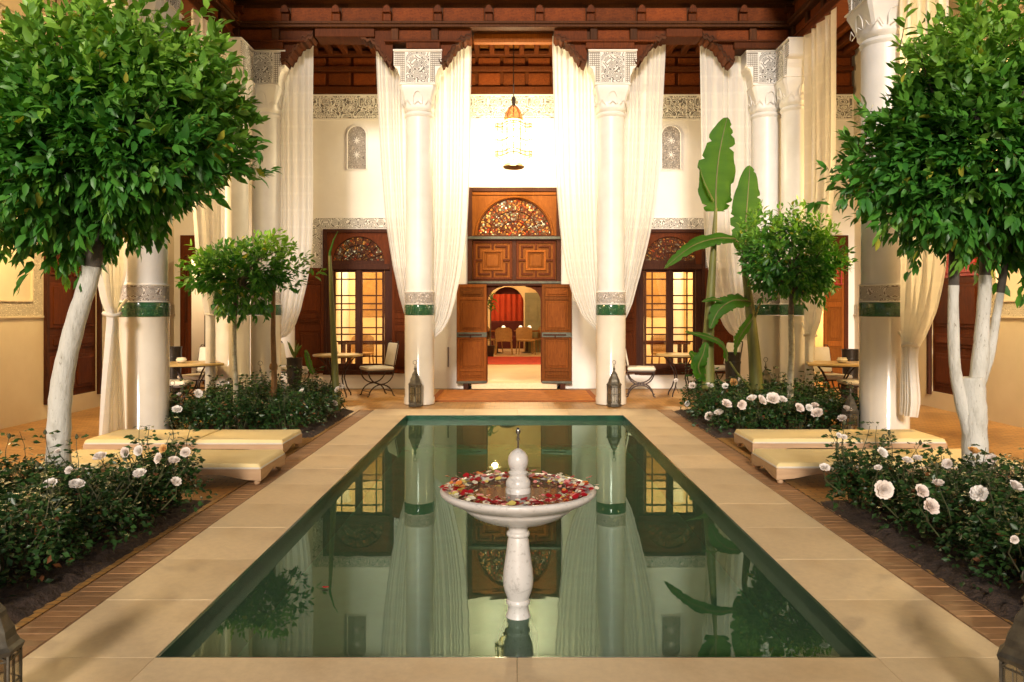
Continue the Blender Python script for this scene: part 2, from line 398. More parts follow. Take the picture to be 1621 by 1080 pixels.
def voile():
    m, nt, b = mat_new('white_voile'); nt.nodes.remove(b); out = nt.nodes['Material Output']
    d = nt.nodes.new('ShaderNodeBsdfDiffuse'); d.inputs[0].default_value = (0.90, 0.89, 0.86, 1)
    t = nt.nodes.new('ShaderNodeBsdfTranslucent'); t.inputs[0].default_value = (0.90, 0.88, 0.82, 1)
    tp = nt.nodes.new('ShaderNodeBsdfTransparent')
    m1 = nt.nodes.new('ShaderNodeMixShader'); m1.inputs[0].default_value = 0.42
    L(nt, d.outputs[0], m1.inputs[1]); L(nt, t.outputs[0], m1.inputs[2])
    # woven check: slightly denser thread lines
    tc = nt.nodes.new('ShaderNodeTexCoord'); br = nt.nodes.new('ShaderNodeTexWave'); br.bands_direction = 'Z'
    br.inputs['Scale'].default_value = 1.15; L(nt, tc.outputs['Object'], br.inputs['Vector'])
    r = ramp(nt, br.outputs[0], [(0.0, (0.18,)*3), (0.90, (0.18,)*3), (0.985, (0.14,)*3)])
    m2 = nt.nodes.new('ShaderNodeMixShader'); L(nt, r.outputs[0], m2.inputs[0])
    L(nt, m1.outputs[0], m2.inputs[1]); L(nt, tp.outputs[0], m2.inputs[2]); L(nt, m2.outputs[0], out.inputs[0]); return m
VOILE = voile()
IRON = simple('wrought_iron', (0.06, 0.035, 0.025), (0.03, 0.018, 0.014), 20, 0.5, metal=0.4)
LMET = simple('aged_lantern_metal', (0.16, 0.14, 0.10), (0.07, 0.06, 0.045), 16, 0.5, 30, 0.5, 0.004, metal=0.55)
BRASS = simple('dark_brass', (0.30, 0.18, 0.06), (0.12, 0.07, 0.03), 14, 0.4, metal=0.8)
CUSH = simple('cream_canvas', (0.72, 0.67, 0.57), (0.64, 0.58, 0.47), 8, 0.85, 120, 0.3, 0.002)
MATT = simple('butter_yellow_canvas', (0.80, 0.64, 0.32), (0.75, 0.58, 0.27), 3, 0.8, 40, 0.3, 0.003)
SUNW = simple('bleached_bed_frame', (0.52, 0.34, 0.19), (0.42, 0.26, 0.14), 4, 0.7, stretch=(1, 8, 8))
TABTOP = simple('table_stone', (0.50, 0.35, 0.14), (0.42, 0.28, 0.11), 6, 0.35)
RUG = simple('orange_kilim', (0.60, 0.22, 0.03), (0.38, 0.12, 0.02), 5, 0.9, 60, 0.5, 0.004)
RUGR = simple('red_rug', (0.45, 0.03, 0.01), (0.30, 0.02, 0.01), 6, 0.9)
RUGB = simple('rug_border', (0.34, 0.10, 0.02), None, 6, 0.9)
REDC = simple('red_curtain_cloth', (0.50, 0.07, 0.02), (0.36, 0.04, 0.012), 3, 0.8)
DARKR = simple('dark_red_cloth', (0.07, 0.008, 0.006), None, 6, 0.9)
RATTAN = simple('woven_rattan', (0.42, 0.25, 0.09), (0.22, 0.12, 0.04), 40, 0.7)
POT = simple('dark_bronze_pot', (0.05, 0.04, 0.03), (0.025, 0.02, 0.015), 12, 0.4, metal=0.5)
PORC = simple('cream_porcelain', (0.75, 0.68, 0.52), None, 6, 0.25)
INTW = simple('amber_room_plaster', (0.82, 0.66, 0.40), (0.66, 0.48, 0.25), 1.6, 0.8)
INTF = simple('pale_marble_floor', (0.68, 0.56, 0.36), (0.58, 0.46, 0.28), 2, 0.3)
SAGE = simple('sage_painted_door', (0.26, 0.25, 0.14), (0.19, 0.18, 0.10), 4, 0.6)
REDP = simple('red_painted_panel', (0.40, 0.02, 0.012), None, 6, 0.5)
def glass(name, col=(1, 1, 1), gl=0.12, emit=None, es=0.0, rough=0.03):
    m, nt, b = mat_new(name); nt.nodes.remove(b); out = nt.nodes['Material Output']
    tp = nt.nodes.new('ShaderNodeBsdfTransparent'); tp.inputs[0].default_value = (*col, 1)
    g = nt.nodes.new('ShaderNodeBsdfGlossy'); g.inputs['Roughness'].default_value = rough
    mx = nt.nodes.new('ShaderNodeMixShader'); mx.inputs[0].default_value = gl
    L(nt, tp.outputs[0], mx.inputs[1]); L(nt, g.outputs[0], mx.inputs[2]); last = mx.outputs[0]
    if emit:
        e = nt.nodes.new('ShaderNodeEmission'); e.inputs[0].default_value = (*emit, 1); e.inputs[1].default_value = es
        ad = nt.nodes.new('ShaderNodeAddShader'); L(nt, last, ad.inputs[0]); L(nt, e.outputs[0], ad.inputs[1]); last = ad.outputs[0]
    L(nt, last, out.inputs[0]); return m
PANE = glass('window_glass', (0.97, 0.95, 0.9), 0.07)
LGLASS = glass('dusty_lantern_glass', (0.72, 0.70, 0.62), 0.22, rough=0.15)
LGLOW = glass('glowing_lantern_glass', (0.97, 0.94, 0.85), 0.02, (1.0, 0.85, 0.5), 0.22)
def emis(name, c, s):
    m, nt, b = mat_new(name); nt.nodes.remove(b)
    e = nt.nodes.new('ShaderNodeEmission'); e.inputs[0].default_value = (*c, 1); e.inputs[1].default_value = s
    L(nt, e.outputs[0], nt.nodes['Material Output'].inputs[0]); return m
BULB = emis('lamp_bulb', (1.0, 0.8, 0.5), 12)
def stained(name, es, dark=0.5):
    m, nt, b = mat_new(name); nt.nodes.remove(b); out = nt.nodes['Material Output']
    tc = nt.nodes.new('ShaderNodeTexCoord')
    v = nt.nodes.new('ShaderNodeTexVoronoi'); v.inputs['Scale'].default_value = 26; L(nt, tc.outputs['Object'], v.inputs['Vector'])
    ve = nt.nodes.new('ShaderNodeTexVoronoi'); ve.feature = 'DISTANCE_TO_EDGE'; ve.inputs['Scale'].default_value = 26; L(nt, tc.outputs['Object'], ve.inputs['Vector'])
    sp = nt.nodes.new('ShaderNodeSeparateColor'); L(nt, v.outputs['Color'], sp.inputs[0])
    big = noise(nt, 4.0, 1)
    ad = nt.nodes.new('ShaderNodeMath'); ad.operation = 'MULTIPLY_ADD'; L(nt, sp.outputs[0], ad.inputs[0]); ad.inputs[1].default_value = 0.6; L(nt, big.outputs[0], ad.inputs[2])
    c = ramp(nt, ad.outputs[0], [(0.30, (0.5, 0.03, 0.0)), (0.55, (0.75, 0.22, 0.02)), (0.72, (1.0, 0.50, 0.10)), (0.85, (0.45, 0.05, 0.01)), (0.96, (0.5, 0.6, 0.18)), (1.0, (1.0, 0.85, 0.45))], 'CONSTANT')
    br = ramp(nt, sp.outputs[1], [(0.0, (0.03,)*3), (0.55, (0.16,)*3), (0.9, (1,)*3)])
    ed = ramp(nt, ve.outputs['Distance'], [(0.06, (0, 0, 0)), (0.10, (1, 1, 1))])
    col = mixc(nt, 1, mixc(nt, 1, c.outputs[0], br.outputs[0], 'MULTIPLY'), ed.outputs[0], 'MULTIPLY')
    e = nt.nodes.new('ShaderNodeEmission'); L(nt, col, e.inputs[0]); e.inputs[1].default_value = es
    g = nt.nodes.new('ShaderNodeBsdfPrincipled'); g.inputs['Base Color'].default_value = (0.06, 0.02, 0.01, 1); g.inputs['Roughness'].default_value = 0.7; g.inputs['Specular IOR Level'].default_value = 0.1
    ads = nt.nodes.new('ShaderNodeAddShader'); L(nt, e.outputs[0], ads.inputs[0]); L(nt, g.outputs[0], ads.inputs[1]); L(nt, ads.outputs[0], out.inputs[0]); return m
STAIN = stained('lit_stained_glass', 1.6); STAIND = stained('dim_stained_glass', 0.45)

def lamp(name, loc, power, col, rad=0.1):
    d = bpy.data.lights.new(name, 'POINT'); d.energy = power; d.color = col; d.shadow_soft_size = rad
    o = bpy.data.objects.new(name, d); C.objects.link(o); o.location = loc; return o
# ============================================================ GROUND AND POOL
PXL, PXR, PYN, PYF = -1.555, 1.57, 3.46, 11.5       # pool opening
OXL, OXR, OYN, OYF = -2.12, 2.16, 2.85, 12.2        # outer edge of the stone coping
fl = MB()
for a in ((-6.6, OXL-0.24, 0.5, 15.45), (OXR+0.24, 6.6, 0.5, 15.45), (OXL-0.24, OXR+0.24, OYF, 15.45), (OXL-0.24, OXR+0.24, 0.5, OYN)):
    fl.box(a[0], a[1], a[2], a[3], -0.30, -0.012)
tag(fl.build('courtyard_floor', FLOOR), kind='structure')
gb = MB().box(-40, 40, -30, 60, -1.3, -1.2)
tag(gb.build('ground', SOIL), kind='structure')

cop = thing('pool_coping', None, None); tag(cop, kind='structure')
def slab(x0, x1, y0, y1):
    j = 0.0008; dz = R.uniform(-0.0008, 0.0008)
    cx, cy = (x0+x1)/2, (y0+y1)/2
    MB().cb(x0-cx+j, x1-cx-j, y0-cy+j, y1-cy-j, -0.05, 0.0, 0.0016).build('stone_slab', STONE, cop, loc=(cx, cy, dz))
ys = [PYN]
while ys[-1] < PYF - 0.9: ys.append(ys[-1] + 0.70 + R.uniform(-0.03, 0.03))
ys.append(PYF)
for i in range(len(ys)-1):
    slab(OXL, PXL, ys[i], ys[i+1]); slab(PXR, OXR, ys[i], ys[i+1])
slab(OXL, PXL, OYN, PYN); slab(PXL, 0.012, OYN, PYN); slab(0.012, PXR, OYN, PYN); slab(PXR, OXR, OYN, PYN)
xs = [OXL, PXL, -0.75, 0.05, 0.8, PXR, OXR]
for i in range(6): slab(xs[i], xs[i+1], PYF, OYF)
bed_ = MB()
for a in ((OXL, PXL-0.03, OYN, OYF), (PXR+0.03, OXR, OYN, OYF), (PXL-0.03, PXR+0.03, OYN, PYN-0.03), (PXL-0.03, PXR+0.03, PYF+0.03, OYF)):
    bed_.box(a[0], a[1], a[2], a[3], -0.3, -0.053)
bed_.build('mortar_bed', MORTAR, cop)

pb = MB()
t = 0.014; zb = -0.42      # glazed facing laid over the edge of the stone
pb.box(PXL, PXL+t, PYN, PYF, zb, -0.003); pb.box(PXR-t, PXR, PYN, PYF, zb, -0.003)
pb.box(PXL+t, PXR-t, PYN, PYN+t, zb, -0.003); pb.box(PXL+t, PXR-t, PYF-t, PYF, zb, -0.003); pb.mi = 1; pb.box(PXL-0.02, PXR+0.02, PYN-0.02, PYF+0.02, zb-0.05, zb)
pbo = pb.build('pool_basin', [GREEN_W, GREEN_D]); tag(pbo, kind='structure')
wb = MB().add([(PXL-0.012, PYN-4.122, 0), (PXR-0.028, PYN-4.122, 0), (PXR-0.028, PYF-4.138, 0), (PXL-0.012, PYF-4.138, 0)], [(0, 1, 2, 3)])
tag(wb.build('pool_water', WATER, loc=(0.02, 4.13, -0.075)), kind='structure')

# brick edging between coping and beds
bk = mesh_only(MB().cb(-0.098, 0.098, -0.0346, 0.0346, -0.06, 0, 0.003), 'edging_brick', BRICK)
for nm, x, lab in (('left', OXL-0.115, 'terracotta brick edging running along the left side of the pool coping'),
                   ('right', OXR+0.115, 'terracotta brick edging running along the right side of the pool coping')):
    g = thing('brick_edging', lab, 'edging', (x, 0, 0), group='terracotta brick edgings')
    y = 2.85
    while y < 12.15:
        inst('brick', bk, g, (R.uniform(-0.003, 0.003), y, -0.006 + R.uniform(-0.002, 0.002)), (R.uniform(-0.01, 0.01), R.uniform(-0.01, 0.01), R.uniform(-0.015, 0.015)))
        y += 0.0705
    MB().box(-0.112, 0.112, 2.83, 12.17, -0.08, -0.011).build('mortar', MORTAR, g)

# planting beds (rough soil)
def soil(name, x0, x1, y0, y1):
    m = MB(); nx = int((x1-x0)/0.05); ny = int((y1-y0)/0.05); vs = []
    for j in range(ny+1):
        for i in range(nx+1):
            e = min(i, nx-i, j, ny-j)
            z = -0.02 + (0.022 + R.uniform(0, 0.035)) * min(1, e/2)
            vs.append((x0 + (x1-x0)*i/nx, y0 + (y1-y0)*j/ny, z))
    fs = [(j*(nx+1)+i, j*(nx+1)+i+1, (j+1)*(nx+1)+i+1, (j+1)*(nx+1)+i) for j in range(ny) for i in range(nx)]
    tag(m.add(vs, fs).build(name, SOIL, smooth=True, angle=60), kind='structure')
BX0, BX1 = 2.40, 4.95
soil('soil', -BX1, -OXR-0.225, 2.2, 6.38); soil('soil', OXR+0.225, BX1, 2.2, 6.38)
soil('soil', -4.15, -OXR-0.225, 9.5, 12.1); soil('soil', OXR+0.225, 4.15, 9.5, 12.1)

# ============================================================ BACK WALL
WY = 15.4
bw = thing('back_wall', 'white plaster back wall with the central double door and two lit windows', 'wall', (0, WY, 0))
m = MB()
def wl(x0, x1, z0, z1): m.box(x0, x1, 0, 0.30, z0, z1)
H0 = 5.66
DX = 0.90; WX0, WX1 = 2.32, 3.68; EX0, EX1 = 5.64, 6.42
wl(-6.55, 6.55, 3.87, H0)
wl(-WX0, -DX, 0, 3.87); wl(DX, WX0, 0, 3.87)
for s in (-1, 1):
    a, b_ = sorted((s*WX0, s*WX1)); wl(a, b_, 3.07, 3.87); wl(a, b_, 0, 0.27)
    a, b_ = sorted((s*WX1, s*EX0)); wl(a, b_, 0, 3.87)
    a, b_ = sorted((s*EX0, s*EX1)); wl(a, b_, 2.95, 3.87)
    a, b_ = sorted((s*EX1, s*6.55)); wl(a, b_, 0, 3.87)
m.build('wall', PLAS, bw)
# frieze of carved stucco under the wooden cornice
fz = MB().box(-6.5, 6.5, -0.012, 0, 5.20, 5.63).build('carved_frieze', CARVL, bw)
e = MB(); e.cb(-6.5, 6.5, -0.03, 0, 5.63, 5.66, 0.003); e.cb(-6.5, 6.5, -0.024, 0, 5.585, 5.60, 0.003); e.cb(-6.5, 6.5, -0.024, 0, 5.235, 5.25, 0.003); e.cb(-6.5, 6.5, -0.03, 0, 5.17, 5.20, 0.003)
e.build('moulding', PLAS, fz)
st = MB()                                              # raised rosettes and straps inside the frieze
x = -6.4
while x < 6.4:
    for k in range(4):
        a = pi*k/4; dx, dz = cos(a)*0.10, sin(a)*0.10
        st.tube([(x-dx, -0.016, 5.417-dz), (x+dx, -0.016, 5.417+dz)], 0.009, 4)
    for k in range(8):
        a = pi*k/4; b2 = a + pi/4
        st.tube([(x+cos(a)*0.12, -0.016, 5.417+sin(a)*0.12), (x+cos(a+pi/8)*0.165, -0.016, 5.417+sin(a+pi/8)*0.165), (x+cos(b2)*0.12, -0.016, 5.417+sin(b2)*0.12)], 0.009, 4)
    x += 0.36
st.build('strapwork', PLAS, fz)
# arched carved plaques and the small ones near the corners
def plaque(cx, hw, z0, z1):
    n = 16; pts = [(cx-hw, z0), (cx+hw, z0)] + [(cx+hw*cos(pi*k/n), z1-hw+hw*sin(pi*k/n)) for k in range(n+1)]
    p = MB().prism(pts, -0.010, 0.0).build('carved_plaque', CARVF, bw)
    fr = MB(); q = [(cx-hw, -0.014, z0)] + [(x_, -0.014, z_) for x_, z_ in pts[1:]] + [(cx-hw, -0.014, z0)]
    fr.tube(q, 0.014, 6, cap=False)
    q = [(cx+(x_-cx)*1.16, -0.006, z0-0.03 if z_ == z0 else z_+0.03) for x_, _, z_ in q]
    fr.tube(q, 0.006, 5, cap=False)
    for zz in (z0+(z1-z0)*0.33, z0+(z1-z0)*0.66):
        fr.lathe([(0.03, -0.01), (0.03, 0.01)], 8, (0, 0, 0)) if False else None
        for k in range(8):
            a = pi*k/4; fr.tube([(cx, -0.018, zz), (cx+cos(a)*0.07, -0.018, zz+sin(a)*0.07)], 0.007, 4)
    fr.build('plaque_frame', PLAS, p)
for cx in (-3.03, 3.02): plaque(cx, 0.185, 4.22, 5.06)
for s in (-1, 1): plaque(s*5.68, 0.12, 4.20, 4.95)
# carved frames round the windows
for s in (-1, 1):
    m = MB(); x0, x1 = s*WX0, s*WX1; a, b_ = min(x0, x1), max(x0, x1)
    m.box(a-0.20, b_+0.20, -0.012, 0, 3.09, 3.28); m.box(a-0.20, a-0.015, -0.0115, 0, 2.31, 3.09); m.box(b_+0.015, b_+0.20, -0.0115, 0, 2.31, 3.09)
    f = m.build('carved_surround', CARV, bw)
    m = MB(); m.cb(a-0.215, b_+0.215, -0.02, 0, 3.28, 3.295, 0.003); m.cb(a-0.215, a-0.20, -0.02, 0, 2.30, 3.28, 0.003); m.cb(b_+0.20, b_+0.215, -0.02, 0, 2.30, 3.28, 0.003)
    m.build('moulding', PLAS, f)

# wooden cornice above the wall: stepped boards and panels
m = MB()
m.cb(-6.5, 6.5, -0.08, 0.25, 5.665, 5.80, 0.008); m.box(-6.5, 6.5, 0.0, 0.28, 5.80, 6.5)
m.cb(-6.5, 6.5, -0.10, 0.0, 6.10, 6.18, 0.008); m.cb(-6.5, 6.5, -0.16, 0.0, 6.38, 6.46, 0.01)
cr = m.build('wooden_cornice', WOOD, bw)
pm = mesh_only(MB().cb(-0.21, 0.21, -0.03, 0, 0.02, 0.26, 0.012), 'cornice_panel', WOODP)
pm2 = mesh_only(MB().cb(-0.21, 0.21, -0.04, 0, 0.01, 0.17, 0.012), 'cornice_panel', WOODP)
for k in range(27):
    x = -6.24 + k*0.48
    inst('panel', pm, cr, (x, -0.002, 5.81)); inst('panel', pm2, cr, (x, -0.002, 6.19))

# ---- windows
def fan_wood(mb, cx, cz, r, nr=9):
    for k in range(nr+1):
        a = pi*k/nr; mb.tube([(cx+0.16*r*cos(a), 0, cz+0.16*r*sin(a)), (cx+r*cos(a), 0, cz+r*sin(a))], 0.010, 5)
    for q in (0.4, 0.68, 1.0):
        mb.tube([(cx+q*r*cos(pi*k/18), 0, cz+q*r*sin(pi*k/18)) for k in range(19)], 0.012, 5)
def halfdisc(cx, cz, r, y0, y1, n=20): return MB().prism([(cx+r*cos(pi*k/n), cz+r*sin(pi*k/n)) for k in range(n+1)], y0, y1)
def spandrel(x0, x1, z0, z1, cx, cz, r, y0, y1):       # board with a half-round hole
    m = MB(); n = 20
    top = []
    for k in range(n+1):
        a = pi - pi*k/n; top.append((cx+r*cos(a), cz+r*sin(a)))
    for k in range(n):
        (xa, za), (xb, zb_) = top[k], top[k+1]
        m.prism([(xa, za), (xb, zb_), (xb, z1), (xa, z1)], y0, y1)
    m.box(x0, cx-r, y0, y1, z0, z1); m.box(cx+r, x1, y0, y1, z0, z1); return m
def leaf_panels(mb, x0, x1, z0, z1, y, both=True):     # framed field with an inner moulded panel
    mb.cb(x0, x1, y-0.008, y, z0, z1, 0.006); mb.cb(x0+0.035, x1-0.035, y-0.022, y-0.008, z0+0.035, z1-0.035, 0.010)
def door_leaf(name, parent, w, h, loc, rz, fields, wood_=DOORW, strap=True, side=1):
    """leaf hinged at local x=0, extending along side*x, its face towards -y"""
    m = MB(); x0, x1 = sorted((0, side*w)); m.cb(x0, x1, 0, 0.045, 0, h, 0.004)
    d = m.build(name, wood_, parent, loc=loc, rot=(0, 0, rz))
    p0 = 0
    r = MB(); t = 0.055
    r.cb(x0, x0+t, -0.014, 0, 0, h, 0.004); r.cb(x1-t, x1, -0.014, 0, 0, h, 0.004)
    zz = 0.0; edges = []
    for k, (a, b_) in enumerate(fields):
        lo = (fields[k-1][1] if k else 0); r.cb(x0+t, x1-t, -0.0135, 0, lo*h, a*h, 0.004)
    r.cb(x0+t, x1-t, -0.0135, 0, fields[-1][1]*h, h, 0.004)
    r.build('rail', wood_, d)
    for a, b_ in fields:
        q = MB(); leaf_panels(q, x0+t+0.012, x1-t-0.012, a*h+0.012, b_*h-0.012, 0.0)
        q.build('panel', wood_, d)
    if strap:
        q = MB(); q.cb(x0-0.004, x1+0.004, -0.028, 0, h*0.462, h*0.512, 0.005); q.cb(x0-0.004, x1+0.004, -0.024, 0.05, -0.01, 0.035, 0.004); q.build('strap', GREYMET, d)
        b3 = MB(); xx = x0 + w*0.45; b3.tube([(x0+0.03, -0.04, h*0.487), (x1-0.1, -0.04, h*0.487)], 0.014, 6); b3.tube([(xx, -0.04, h*0.487), (xx, -0.045, h*0.455)], 0.012, 6); b3.build('bolt', FRAMEW, d)
    return d
for s, cx in ((-1, -3.0), (1, 3.0)):
    m = MB(); t = 0.07; y0, y1 = -0.035, 0.16
    m.cb(cx-0.68, cx-0.68+t, y0, y1, 0.27, 3.07, 0.006); m.cb(cx+0.68-t, cx+0.68, y0, y1, 0.27, 3.07, 0.006)
    m.cb(cx-0.61, cx+0.61, y0, y1, 3.0, 3.07, 0.006); m.cb(cx-0.61, cx+0.61, y0-0.01, y1, 2.29, 2.40, 0.006)
    m.cb(cx-0.61, cx+0.61, y0-0.02, y1, 0.27, 0.36, 0.006)
    m.cb(cx-0.61, cx-0.50, 0.02, 0.14, 0.36, 2.29, 0.005); m.cb(cx+0.50, cx+0.61, 0.02, 0.14, 0.36, 2.29, 0.005)
    m.cb(cx-0.045, cx+0.045, -0.005, 0.10, 0.36, 2.29, 0.006); m.cb(cx-0.61, cx+0.61, 0.02, 0.10, 2.395, 2.47, 0.004)
    wf = m.build('window', FRAMEW, bw)
    spandrel(cx-0.61, cx+0.61, 2.40, 3.0, cx, 2.43, 0.50, 0.0, 0.08).build('arch_board', DOORD, wf)
    halfdisc(cx, 2.43, 0.50, 0.05, 0.07).build('stained_glass', STAIND, wf)
    fm = MB(); fan_wood(fm, cx, 2.43, 0.50, 9); fm.build('fanlight_tracery', FRAMEW, wf, loc=(0, 0.03, 0))
    for q in (-1, 1):                                   # two glazed sashes
        xa = cx + (0.03 if q > 0 else -0.49); xb = xa + 0.46
        m = MB(); zt, z0 = 2.29, 0.36
        m.cb(xa, xa+0.04, 0.03, 0.075, z0, zt, 0.004); m.cb(xb-0.04, xb, 0.03, 0.075, z0, zt, 0.004)
        m.cb(xa+0.04, xb-0.04, 0.03, 0.075, zt-0.05, zt, 0.004); m.cb(xa+0.04, xb-0.04, 0.03, 0.075, z0, z0+0.12, 0.004)
        lv = [PZ(p, WY) for p in (442, 468, 481, 490.5, 519, 529.5, 541)] + [0.62]
        xm = xa + 0.04 + 0.38*(0.30 if s*q > 0 or s < 0 and q < 0 else 0.70)
        if s < 0: xm = xa + 0.04 + 0.38*(0.30 if q < 0 else 0.70)
        else: xm = xa + 0.04 + 0.38*(0.30 if q < 0 else 0.70)
        for z in lv: m.box(xa+0.04, xb-0.04, 0.045, 0.062, z-0.013, z+0.013)
        m.box(xm-0.013, xm+0.013, 0.0445, 0.0625, z0+0.12, zt-0.05)
        m.build('window_sash', FRAMEW, wf)
        zz = [zt-0.05] + lv + [z0+0.12]
        for k in range(len(zz)-1):
            for (u0, u1) in ((xa+0.04, xm-0.013), (xm+0.013, xb-0.04)):
                MB().box(u0, u1, 0.051, 0.055, zz[k+1]+0.013, zz[k]-0.013).build('pane', PANE, wf)
    for q in (-1, 1):
        door_leaf('shutter', bw, 0.53, 2.02, (cx+q*0.66, -0.05, 0.30), q*radians(20)*-1, [(0.04, 0.40), (0.46, 0.52), (0.57, 0.84), (0.88, 0.96)], DOORD, strap=False, side=q)

# ---- central door
m = MB(); a = DX
m.cb(-a, -a+0.09, -0.05, 0.2, 0.12, 3.87, 0.006); m.cb(a-0.09, a, -0.05, 0.2, 0.12, 3.87, 0.006)
m.cb(-a+0.09, a-0.09, -0.05, 0.2, 3.79, 3.87, 0.006); m.cb(-a, a, -0.075, 0.2, 2.86, 2.95, 0.006) if False else m.cb(-a+0.09, a-0.09, -0.06, 0.2, 2.85, 2.94, 0.006)
m.cb(-a+0.09, a-0.09, -0.07, 0.2, 1.98, 2.09, 0.006)
m.cb(-0.04, 0.04, -0.03, 0.06, 2.09, 2.85, 0.005); m.box(-0.81, 0.81, 0.055, 0.09, 2.0, 2.96)
dfm = m.build('door_frame', FRAMEW, bw)
m = MB(); m.cb(-a+0.005, a-0.005, -0.085, -0.062, 2.02, 2.065, 0.005); m.cb(-a+0.005, a-0.005, -0.082, -0.062, 2.87, 2.925, 0.005); m.build('iron_strap', GREYMET, dfm)
spandrel(-0.81, 0.81, 2.94, 3.79, 0, 2.95, 0.71, -0.02, 0.06).build('arch_board', DOORW, dfm)
m = MB(); n = 24
m.tube([(0.74*cos(pi*k/n), -0.03, 2.95+0.74*sin(pi*k/n)) for k in range(n+1)], 0.022, 6); m.cb(-0.80, 0.80, -0.045, -0.02, 3.72, 3.77, 0.006); m.build('arch_moulding', DOORW, dfm)
halfdisc(0, 2.95, 0.71, 0.02, 0.05).build('stained_glass', STAIN, dfm)
fm = MB(); fan_wood(fm, 0, 2.95, 0.70, 7); fm.build('fanlight_tracery', DOORD, dfm, loc=(0, 0.005, 0))
for q in (-1, 1):                                       # pair of panelled hatches with square fret
    cx = q*0.415; cz = 2.47; m = MB(); m.cb(cx-0.39, cx+0.39, 0.0, 0.05, 2.10, 2.84, 0.004)
    hp = m.build('hatch', DOORW, dfm)
    def ring(r_, w_, y_=-0.022):
        g = MB(); g.cb(cx-r_, cx+r_, y_, 0, cz+r_-w_, cz+r_, 0.006); g.cb(cx-r_, cx+r_, y_, 0, cz-r_, cz-r_+w_, 0.006)
        g.cb(cx-r_, cx-r_+w_, y_+0.0005, 0, cz-r_+w_, cz+r_-w_, 0.006); g.cb(cx+r_-w_, cx+r_, y_+0.0005, 0, cz-r_+w_, cz+r_-w_, 0.006); return g
    ring(0.372, 0.045).build('fret_border', DOORD, hp); ring(0.195, 0.042, -0.03).build('fret_square', DOORW, hp)
    MB().cb(cx-0.125, cx+0.125, -0.02, 0, cz-0.125, cz+0.125, 0.02).build('panel', DOORW, hp)
    g = MB()
    for a2 in range(4):
        c_, s_ = round(cos(pi/2*a2)), round(sin(pi/2*a2))
        def bx(u0, u1, v0, v1, y_):
            p = [(c_*u - s_*v, s_*u + c_*v) for u, v in ((u0, v0), (u1, v1))]
            xs_ = sorted((p[0][0], p[1][0])); zs_ = sorted((p[0][1], p[1][1]))
            g.cb(cx+xs_[0], cx+xs_[1], y_, 0, cz+zs_[0], cz+zs_[1], 0.005)
        bx(0.197, 0.325, -0.02, 0.02, -0.028)
        bx(0.245, 0.285, 0.05, 0.285, -0.026); bx(0.05, 0.243, 0.245, 0.285, -0.0255)
    g.build('fret_strip', DOORD, hp)
for q in (-1, 1):                                       # jamb of the opening and its open leaves
    x0, x1 = sorted((q*0.515, q*0.81)); MB().cb(x0, x1, 0.0, 0.12, 0.12, 1.98, 0.004).build('jamb_board', DOORD, dfm)
# round-headed corner pieces in the opening
for q in (-1, 1):
    pts = [(q*0.515, 1.98), (q*0.515, 1.66)] + [(q*(0.515-0.30+0.30*cos(a_)), 1.66+0.30*sin(a_)) for a_ in (0.3, 0.6, 0.9, 1.2, 1.5)] + [(q*0.2, 1.98)]
    MB().prism(pts, 0.03, 0.08).build('arch_spandrel', DOORD, dfm)
flds = [(0.045, 0.115), (0.145, 0.445), (0.53, 0.84), (0.87, 0.965)]
door_leaf('door_leaf', bw, 0.57, 1.88, (-0.53, -0.11, 0.125), radians(9), flds, LEAFW, True, -1)
door_leaf('door_leaf', bw, 0.57, 1.88, (0.53, -0.11, 0.125), radians(-9), flds, LEAFW, True, 1)
for q in (-1, 1): MB().cb(q*0.92-0.05, q*0.92+0.05, -0.20, -0.02, 0.0, 0.115, 0.01).build('door_block', FRAMEW, bw)
MB().cb(-0.82, 0.82, -0.10, 0.34, 0.0, 0.118, 0.008).build('door_step', STONE, bw)
MB().cb(-1.28, -1.265, -0.03, 0, 0.42, 0.80, 0.003).build('wall_slot', FRAMEW, bw)

# ---- side doorways of the back wall
for s in (-1, 1):
    x0, x1 = sorted((s*EX0, s*EX1)); m = MB()
    m.cb(x0, x0+0.08, -0.04, 0.22, 0.0, 2.95, 0.006); m.cb(x1-0.08, x1, -0.04, 0.22, 0.0, 2.95, 0.006); m.cb(x0+0.08, x1-0.08, -0.04, 0.22, 2.55, 2.95, 0.006)
    dd = m.build('doorway_frame', DOORD, bw)
    if s < 0:
        door_leaf('door_leaf', bw, 0.36, 2.5, (x0+0.08, -0.02, 0.02), radians(-55), [(0.05, 0.45), (0.5, 0.95)], DOORD, False, 1)
    else:
        door_leaf('door_leaf', bw, 0.40, 2.5, (x1-0.08, -0.01, 0.02), radians(8), [(0.05, 0.32), (0.36, 0.62), (0.66, 0.95)], DOORW, False, -1)
        fr = MB()
        for k in range(4): fr.cb(x1-0.44+k*0.09, x1-0.42+k*0.09, -0.10, -0.085, 2.0, 2.45, 0.003)
        for k in range(5): fr.cb(x1-0.45, x1-0.12, -0.098, -0.087, 2.0+k*0.11, 2.02+k*0.11, 0.003)
        fr.build('wooden_screen', REDP, dd)

